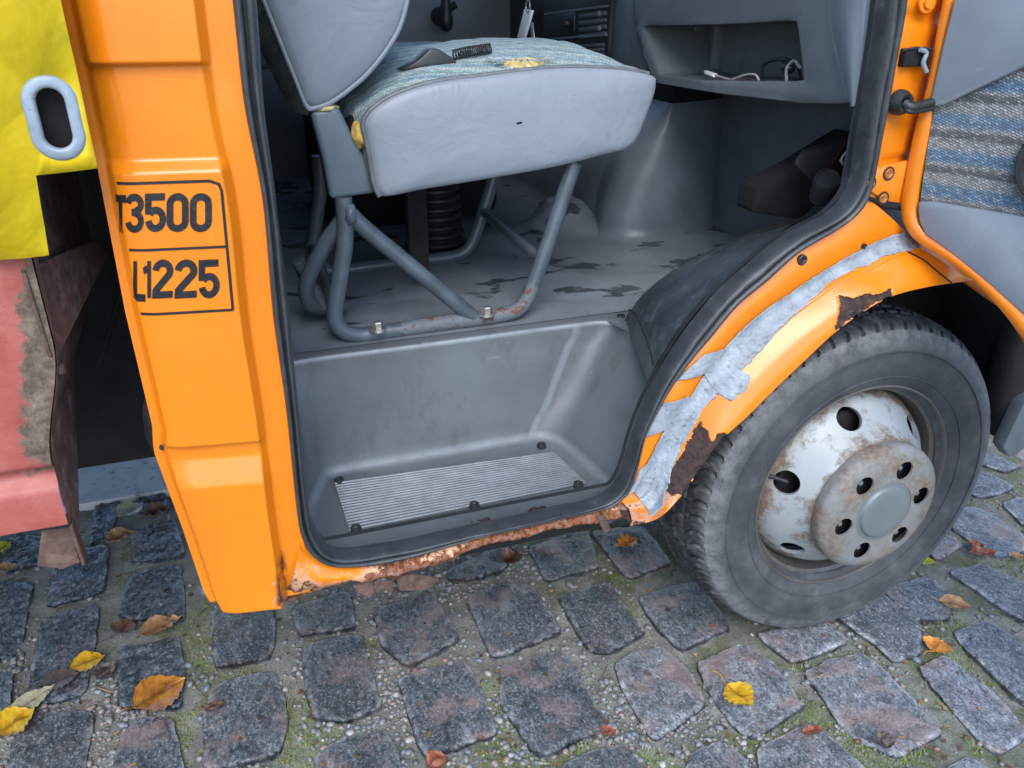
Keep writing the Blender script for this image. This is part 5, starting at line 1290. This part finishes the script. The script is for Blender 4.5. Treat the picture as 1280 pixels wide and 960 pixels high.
# centre console with vents
XC = 1.0
prism('console_face', PP([(682,-30),(768,-30),(764,0),(760,62),(757,90),(675,90),(676,60)], X=XC), (.14, 0, 0), MAT['dark_plastic'], dash, .006)
prism('console_side', PP([(768,-30),(792,-30),(794,20),(812,80),(800,95),(760,95),(764,40)], X=XC + .01), (.14, 0, 0), MAT['dash'], dash, .006)
for k in range(4):
    y = 14 + k * 8.5; prism('vent_slat', PP([(723, y + 4), (757, y - 1), (757, y + 3), (723, y + 8)], X=XC - .004), (.012, 0, -.01), MAT['dash'], dash, .001, 1)
for k in range(3):
    y = 52 + k * 6; prism('vent_slat', PP([(722, y + 4), (754, y + 1), (754, y + 4), (722, y + 7)], X=XC - .004), (.012, 0, -.01), MAT['dash'], dash, .001, 1)
prism('vent_frame', PP([(680,16),(758,6),(758,9),(680,19)], X=XC - .006), (.01, 0, 0), MAT['dash'], dash, .001, 1)
prism('vent_frame', PP([(680,48),(757,42),(757,45),(680,51)], X=XC - .006), (.01, 0, 0), MAT['dash'], dash, .001, 1)
prism('ash_tray', PP([(683,18),(718,13),(717,44),(682,47)], X=XC - .004), (.01, 0, 0), MAT['dark_plastic'], dash, .003)
kb = P(710, 29, X=XC - .008); lathe('heater_knob', [(.0001, .012), (.008, .012), (.010, .009), (.012, 0)], kb, MAT['dark_plastic'], dash, 18, axis='X')
lathe('heater_knob', [(.0001, .008), (.006, .008), (.008, 0)], P(750, 17, X=XC - .008), MAT['dash'], dash, 14, axis='X'); lathe('heater_knob', [(.0001, .008), (.006, .008), (.008, 0)], P(750, 35, X=XC - .008), MAT['dash'], dash, 14, axis='X')
# loose cable with white plug in the shelf
cb_ = empty('loose_cable', P(915, 95, X=XD + .05))
tube('wire', catmull(PP([(886,92),(900,96),(915,99),(930,94),(945,94),(949,101)], X=XD + .02), 40), .0024, MAT['grey_cable'], cb_, 8)
tube('wire', catmull(PP([(893,94),(905,98),(925,98),(940,99)], X=XD + .02), 30), .002, MAT['rust_brown'], cb_, 8)
prism('plug', PP([(879,88),(891,92),(892,97),(880,93)], X=XD + .015), (.012, 0, 0), MAT['white'], cb_, .002)
tag(cb_, 'loose grey cable with a white plug in the dashboard shelf', 'cable')
lb = empty('cable_bundle', P(980, 95, X=XD + .06))
tube('black_wire', catmull([P(952, 100, X=XD + .03), P(955, 80, X=XD + .06), P(975, 74, X=XD + .06), P(995, 82, X=XD + .05), P(1000, 100, X=XD + .04)], 40), .004, MAT['dark_plastic'], lb, 8)
tube('black_wire', catmull([P(983, 100, X=XD + .02), P(984, 84, X=XD + .04), P(992, 76, X=XD + .04), P(1000, 84, X=XD + .03)], 30), .003, MAT['grey_cable'], lb, 8)
tag(blob('relay', P(985, 84, X=XD + .05), .012, .018, .012, MAT['dark_plastic'], lb, 4, 2, .1), None)
tag(lb, 'tangle of black cables at the right end of the dashboard shelf', 'cable')

# ------------------------------------------------------------------ footwell
fwb = [P(x, y, Z=FZ) for x, y in ((700,215),(722,250),(741,288),(755,299),(781,303),(813,303),(846,299),(882,290),(915,276),(955,262),(1010,245),(1070,228),(1130,214))]
fwb = catmull(fwb[2:], 80)
dk = P(905, 118, X=XD); rows = []
for i, p in enumerate(fwb):
    r = []
    for j in range(30):
        t = j / 29; z = FZ - .01 + (.985 - FZ) * t; fil = .05 * max(0, 1 - t * 9) ** 2
        q = Vector((p.x + max(0, XD + .06 - p.x) * t ** 2 - fil, p.y - fil * .6 + .02 * t, z)); r.append(q + Vector((.004 * fbm(p.x * 8, z * 6), .004 * fbm(p.y * 8, z * 6, 4), 0)))
    rows.append(r)
surf('footwell_panel', rows, MAT['footwell'], truck)
# panel running back from the left edge of the footwell towards the driver side
e = fwb[0]
surf('engine_cover', [[Vector((q.x - .001, q.y + y, q.z)) for q in rows[0]] for y in (-.002, .02, .3, 1.0)], MAT['footwell'], truck)
box('bulkhead', (1.235, 1.335, FZ - .02), (1.25, 1.9, 1.06), MAT['footwell'], truck, .004)
box('footwell_front', (1.46, 1.5, .55), (1.5, 2.95, 1.3), MAT['underbody'], truck, .0)
# padded cover over the wheel arch inside the cab
far = catmull(PP([(796,378),(806,366),(830,346),(862,327),(900,309),(945,294),(985,283),(1005,278)], Y=1.33), 60)
near = resample([p + Vector((0, .02, -.004)) for p in SI[next(i for i, p in enumerate(SI) if i > 250 and p.z > .695):next(i for i, p in enumerate(SI) if i > 250 and p.z > .875)]], 60)
rows = []
for i, (a, b) in enumerate(zip(far, near)):
    r = [Vector((a.x + .01, a.y + .015, max(FZ, a.z - .14))), a + Vector((0, .008, -.012))]
    for j in range(14):
        u = j / 13; q = a.lerp(b, u); q.z += .028 * (1 - .75 * i / 59) * math.sin(math.pi * u) ** .7 + .002 * fbm(q.x * 14, q.y * 14); r.append(q)
    rows.append(r)
n0 = rows[0]; pre = [[q + Vector((-.012 * k, 0, 0)) + Vector((0, 0, (FZ - .004 - q.z) * (.35 if k == 1 else .75 if k == 1.5 else 1.))) for q in n0] for k in (1.7, 1.5, 1)]
rows = pre + rows
surf('arch_cover', rows, MAT['vinyl_black'], truck)
tube('cover_seam', [q + Vector((-.004, 0, .001)) for q in pre[2][2:]], .0014, MAT['void'], truck, 6)
surf('arch_side', [[a + Vector((0, .006, -.004)), Vector((a.x, a.y + .03, FZ - .01))] for a in far], MAT['footwell'], truck)
# kick panel pocket with a round can
kp = empty('kick_panel', P(1000, 220, Y=1.3), truck)
prism('pocket', PP([(940,266),(946,232),(996,208),(1055,172),(1070,164),(1062,215),(1010,268),(1000,275)], Y=1.36), (.0, .06, 0), MAT['underbody'], kp, .008)
prism('pocket_flap', PP([(993,206),(1006,190),(1056,174),(1058,178),(1032,222),(1020,232)], Y=1.28), (.02, .03, 0), MAT['dark_plastic'], kp, .006)
c = P(1033, 229, Y=1.25); d = Vector((-.35, -.55, .75)).normalized(); ax = d.to_track_quat('Z', 'Y').to_matrix(); v = []
prof = [(.0001, .012), (.018, .012), (.0195, .015), (.0215, .015), (.023, .012), (.024, .005), (.024, -.04)]
for k in range(32):
    a = 2 * math.pi * k / 32
    for r, h in prof: v.append(c + ax @ Vector((r * math.cos(a), r * math.sin(a), h)))
mesh('round_can', v, gridf(32, len(prof), True), MAT['bumper'], kp, True, sharp=40)
tube('wire', catmull(PP([(1066,176),(1058,190),(1052,198),(1054,206),(1050,200)], Y=1.2), 24), .0018, MAT['grey_cable'], kp, 6)
box('cowl_side', (1.0, 1.098, .80), (1.48, 1.16, 1.25), MAT['footwell'], truck, .01)
# gaiter on the floor behind the seat frame
gb = P(546, 312, Z=FZ); pr = [(.075, 0), (.075, .012)]
for k in range(8): pr += [(.062 - .002 * k, .014 + .021 * k), (.070 - .002 * k, .022 + .021 * k), (.070 - .002 * k, .028 + .021 * k), (.060 - .002 * k, .034 + .021 * k)]
pr += [(.045, .19), (.0001, .195)]
lathe('rubber_gaiter', pr, (gb.x, gb.y, FZ), MAT['rubber'], truck, 40, axis='Z')
tube('floor_cable', catmull(PP([(575,318),(590,306),(598,300),(590,296)], Z=FZ + .006), 20), .004, MAT['dark_plastic'], truck, 6)

# ------------------------------------------------------------------ rest of the cab shell
box('rear_wall', (-.085, 1.12, .60), (-.04, 2.9, 1.9), MAT['underbody'], truck, .01)
box('rear_trim', (-.035, 1.12, .62), (.02, 2.88, 1.85), MAT['void'], truck, .01)
box('cab_roof', (-.12, 1.04, 1.9), (1.2, 2.96, 1.97), MAT['orange'], truck, .03, 3)
box('headliner', (-.02, 1.10, 1.86), (1.15, 2.9, 1.89), MAT['dash_light'], truck, .01)
box('pillar_inner', (-.02, 1.085, .60), (.06, 1.13, 1.88), MAT['void'], truck, .01)
box('driver_pillar', (-.1, 2.90, .5), (.05, 2.96, 1.92), MAT['orange'], truck, .01); box('front_pillar', (1.28, 2.88, 1.2), (1.38, 2.96, 1.92), MAT['orange'], truck, .01)
box('front_panel', (1.62, 1.05, .45), (1.70, 2.95, 1.3), MAT['orange'], truck, .03, 3)

# ------------------------------------------------------------------ load bed behind the cab
bed = empty('load_bed', (-.8, 1.6, .6), truck)
YB = 1.0
zc2 = lambda x, y: P(x, y, Y=YB).z
XE = P(85, 655, Y=YB).x; zb0 = zc2(85, 655); zcr = zc2(55, 594)
rows, rust = [], []
zl = [1.25, 1.0, .97] + [.95 - (.95 - zb0) * i / 60 for i in range(61)]
for z in zl:
    r = []
    for j in range(60):
        xe = XE + .034 * sm(zcr + .01, zcr + .17, z); x = xe - .9 * (1 - j / 59) ** 1.6; y = YB + .016 * sm(zcr + .012, zcr + .002, z) - .016 * sm(zcr - .008, zcr - .022, z) + .001 * fbm(x * 20, z * 20)
        r.append(Vector((x, y, z))); a, b = proj(r[-1]); rust.append(.16 + .80 * sm(4, 58, a) * sm(600, 555, b) + .25 * math.exp(-((z - zcr + .002) / .006) ** 2))
    rows.append(r)
surf('side_board', rows, MAT['red'], bed, attr={'rust': rust})
# rusty end plate facing the cab, folded to a V
ez0 = zc2(103, 703)
rows = []
for z in [1.25 - (1.25 - ez0) * i / 50 for i in range(51)]:
    r = []
    for j in range(24):
        u = j / 23; y = YB - .001 + .44 * u; f_ = .02 * max(0, 1 - abs(u - .12 - max(0, (z - .83)) * .55) * 9) * sm(.70, .86, z) ; zz_ = z + .30 * u * sm(zb0 + .14, ez0, z) * .9
        r.append(Vector((XE + .034 * sm(zcr + .01, zcr + .17, z) + .002 - f_ + .0012 * fbm(y * 8, z * 8), y, zz_)))
    rows.append(r)
surf('end_plate', rows, MAT['rusty_steel'], bed)
if 0: tube('fold_rod', catmull(PP([(22,330),(40,385),(60,440)], Y=YB - .001), 14), .003, MAT['rusty_steel'], bed, 8)
if 0: tube('fold_rod', catmull([P(66, 446, Y=YB + .02), P(88, 405, Y=YB + .08), P(134, 325, Y=YB + .2)], 14), .004, MAT['rusty_steel'], bed, 8)
prism('gusset', [P(30, 338, Y=YB - .004), P(64, 446, Y=YB - .004), P(72, 448, Y=YB + .01), P(136, 318, Y=YB + .22), P(120, 300, Y=YB + .2)], (-.004, .002, 0), MAT['rust_brown'], bed, .001, 1)
blob('pivot_bolt', P(74, 462, Y=YB + .01), .007, .007, .007, MAT['rust_brown'], bed, 3)
# open channel end at the bottom
prism('channel_back', PP([(52,664),(91,658),(96,690),(101,703),(78,712),(46,708)], Y=YB + .012), (0, .004, 0), MAT['rust_brown'], bed, .001, 1)
prism('channel_side', [P(90, 656, Y=YB - .003), P(107, 705, Y=YB - .003), P(103, 709, Y=YB - .003), P(86, 660, Y=YB - .003)], (0, .02, 0), MAT['rust_brown'], bed, .001, 1)
box('bed_deck', (-2.6, YB + .03, .90), (XE - .01, 2.95, .98), MAT['underbody'], bed, .01)
box('bed_headboard', (XE - .05, YB + .32, .95), (XE - .01, 2.9, 1.5), MAT['underbody'], bed, .01)
# chassis under the truck, and added panels that darken the gap behind the cab
ch = empty('chassis', (-.5, 2.0, .5), truck)
pz1 = P(165, 577, Y=1.46).z
box('gap_light_block', (-2.6, 1.46, pz1), (.06, 1.5, 1.6), MAT['underbody'], ch, .006)  # added to stop daylight crossing the gap, no real chassis member
box('frame_rail', (-2.6, 1.62, .42), (1.4, 1.70, .58), MAT['underbody'], ch, .01); box('frame_rail', (-2.6, 2.30, .42), (1.4, 2.38, .58), MAT['underbody'], ch, .01)
box('gap_light_lid', (-.27, 1.2, 1.30), (-.06, 2.9, 1.36), MAT['underbody'], ch, .01)  # added lid that keeps daylight from entering the gap from above
tube('brake_pipe', catmull([P(120, 470, Y=1.3), P(135, 420, Y=1.3), P(150, 370, Y=1.3), P(160, 340, Y=1.3)], 14), .004, MAT['underbody'], ch, 8)
blob('mud_lump', P(196, 530, Y=1.12), .016, .02, .05, MAT['underbody'], ch, 6)
axle_r = lathe('rear_tyre', [(.20, .10), (.33, .11), (.35, .06), (.35, -.06), (.33, -.11), (.20, -.11)], (-1.6, 1.3, .35), MAT['tyre'], ch, 48)

# ------------------------------------------------------------------ yellow tarpaulin flap
YT = .985
tp = empty('tarpaulin', P(60, 250, Y=YT))
cE = P(68, 148, Y=YT); ax_l, ax_s = .036, .0215; tl_ = R(1)
def tq(x, y): p = P(x, y, Y=YT); return (p.x, p.z)
outl = [(XE - .9, 1.42), (XE - .9, tq(0, 324)[1] - .004), (XE - .4, tq(0, 324)[1] + .002), tq(-120, 324), tq(0, 324), tq(30, 322), tq(62, 318), tq(53, 268), tq(45, 219), tq(80, 215), tq(122, 210), tq(104, 125), tq(88, 55), tq(76, 0), tq(62, -60), (tq(62, -60)[0], 1.42)]
bm = bmesh.new()
n_h = 40
def hole(k, s=1.0):
    a = 2 * math.pi * k / n_h; st = .016; x = ax_s * s * math.cos(a); z = ax_s * s * math.sin(a) + (st if math.sin(a) > 0 else -st)
    return (cE.x + x * math.cos(tl_) - z * math.sin(tl_), cE.z + x * math.sin(tl_) + z * math.cos(tl_))
def ty(x, z): return YT + .004 * fbm(x * 9, z * 9, 4, 3) - .006 * sm(1.0, .9, z) * math.sin(x * 30)
hv = [bm.verts.new((*hole(k, .64),)[0:1] + (0,) + (hole(k, .64)[1],)) for k in range(n_h)]
ov = []
for a, b in zip(outl, outl[1:] + outl[:1]):
    n = max(1, int(math.hypot(b[0] - a[0], b[1] - a[1]) / .006))
    for i in range(n): u = i / n; ov.append(bm.verts.new((a[0] + (b[0] - a[0]) * u, 0, a[1] + (b[1] - a[1]) * u)))
he = [bm.edges.new((hv[i], hv[(i + 1) % n_h])) for i in range(n_h)]; oe = [bm.edges.new((ov[i], ov[(i + 1) % len(ov)])) for i in range(len(ov))]
bmesh.ops.triangle_fill(bm, edges=he + oe, use_beauty=True)
bad = [f for f in bm.faces if all(v in set(hv) for v in f.verts)]
if bad: bmesh.ops.delete(bm, geom=bad, context='FACES_ONLY')
for q in bm.verts: q.co.y = ty(q.co.x, q.co.z)
me = bpy.data.meshes.new('flap'); bm.to_mesh(me); bm.free()
fl = link('flap', me, MAT['tarp'], tp); md = fl.modifiers.new('t', 'SOLIDIFY'); md.thickness = .0018
rows = []
for k in range(n_h):
    r = []
    for s, h in ((.62, -.003), (.62, .002), (.68, .0042), (.80, .0048), (1.08, .0042), (1.17, .003), (1.22, .0003)):
        x, z = hole(k, s) if s < 1 else hole(k, s); r.append(Vector((x, ty(x, z) - h, z)))
    rows.append(r)
surf('eyelet', rows, MAT['galv'], tp, closed_u=True)
tag(tp, 'yellow tarpaulin flap with an oval metal eyelet over the load bed', 'tarpaulin')
# black sheet added behind the eyelet so that the hole reads dark
box('hole_dark_sheet', (XE - 1.5, YB + .004, 1.056), (XE + .10, YB + .02, 1.24), MAT['void'], bed, .002)
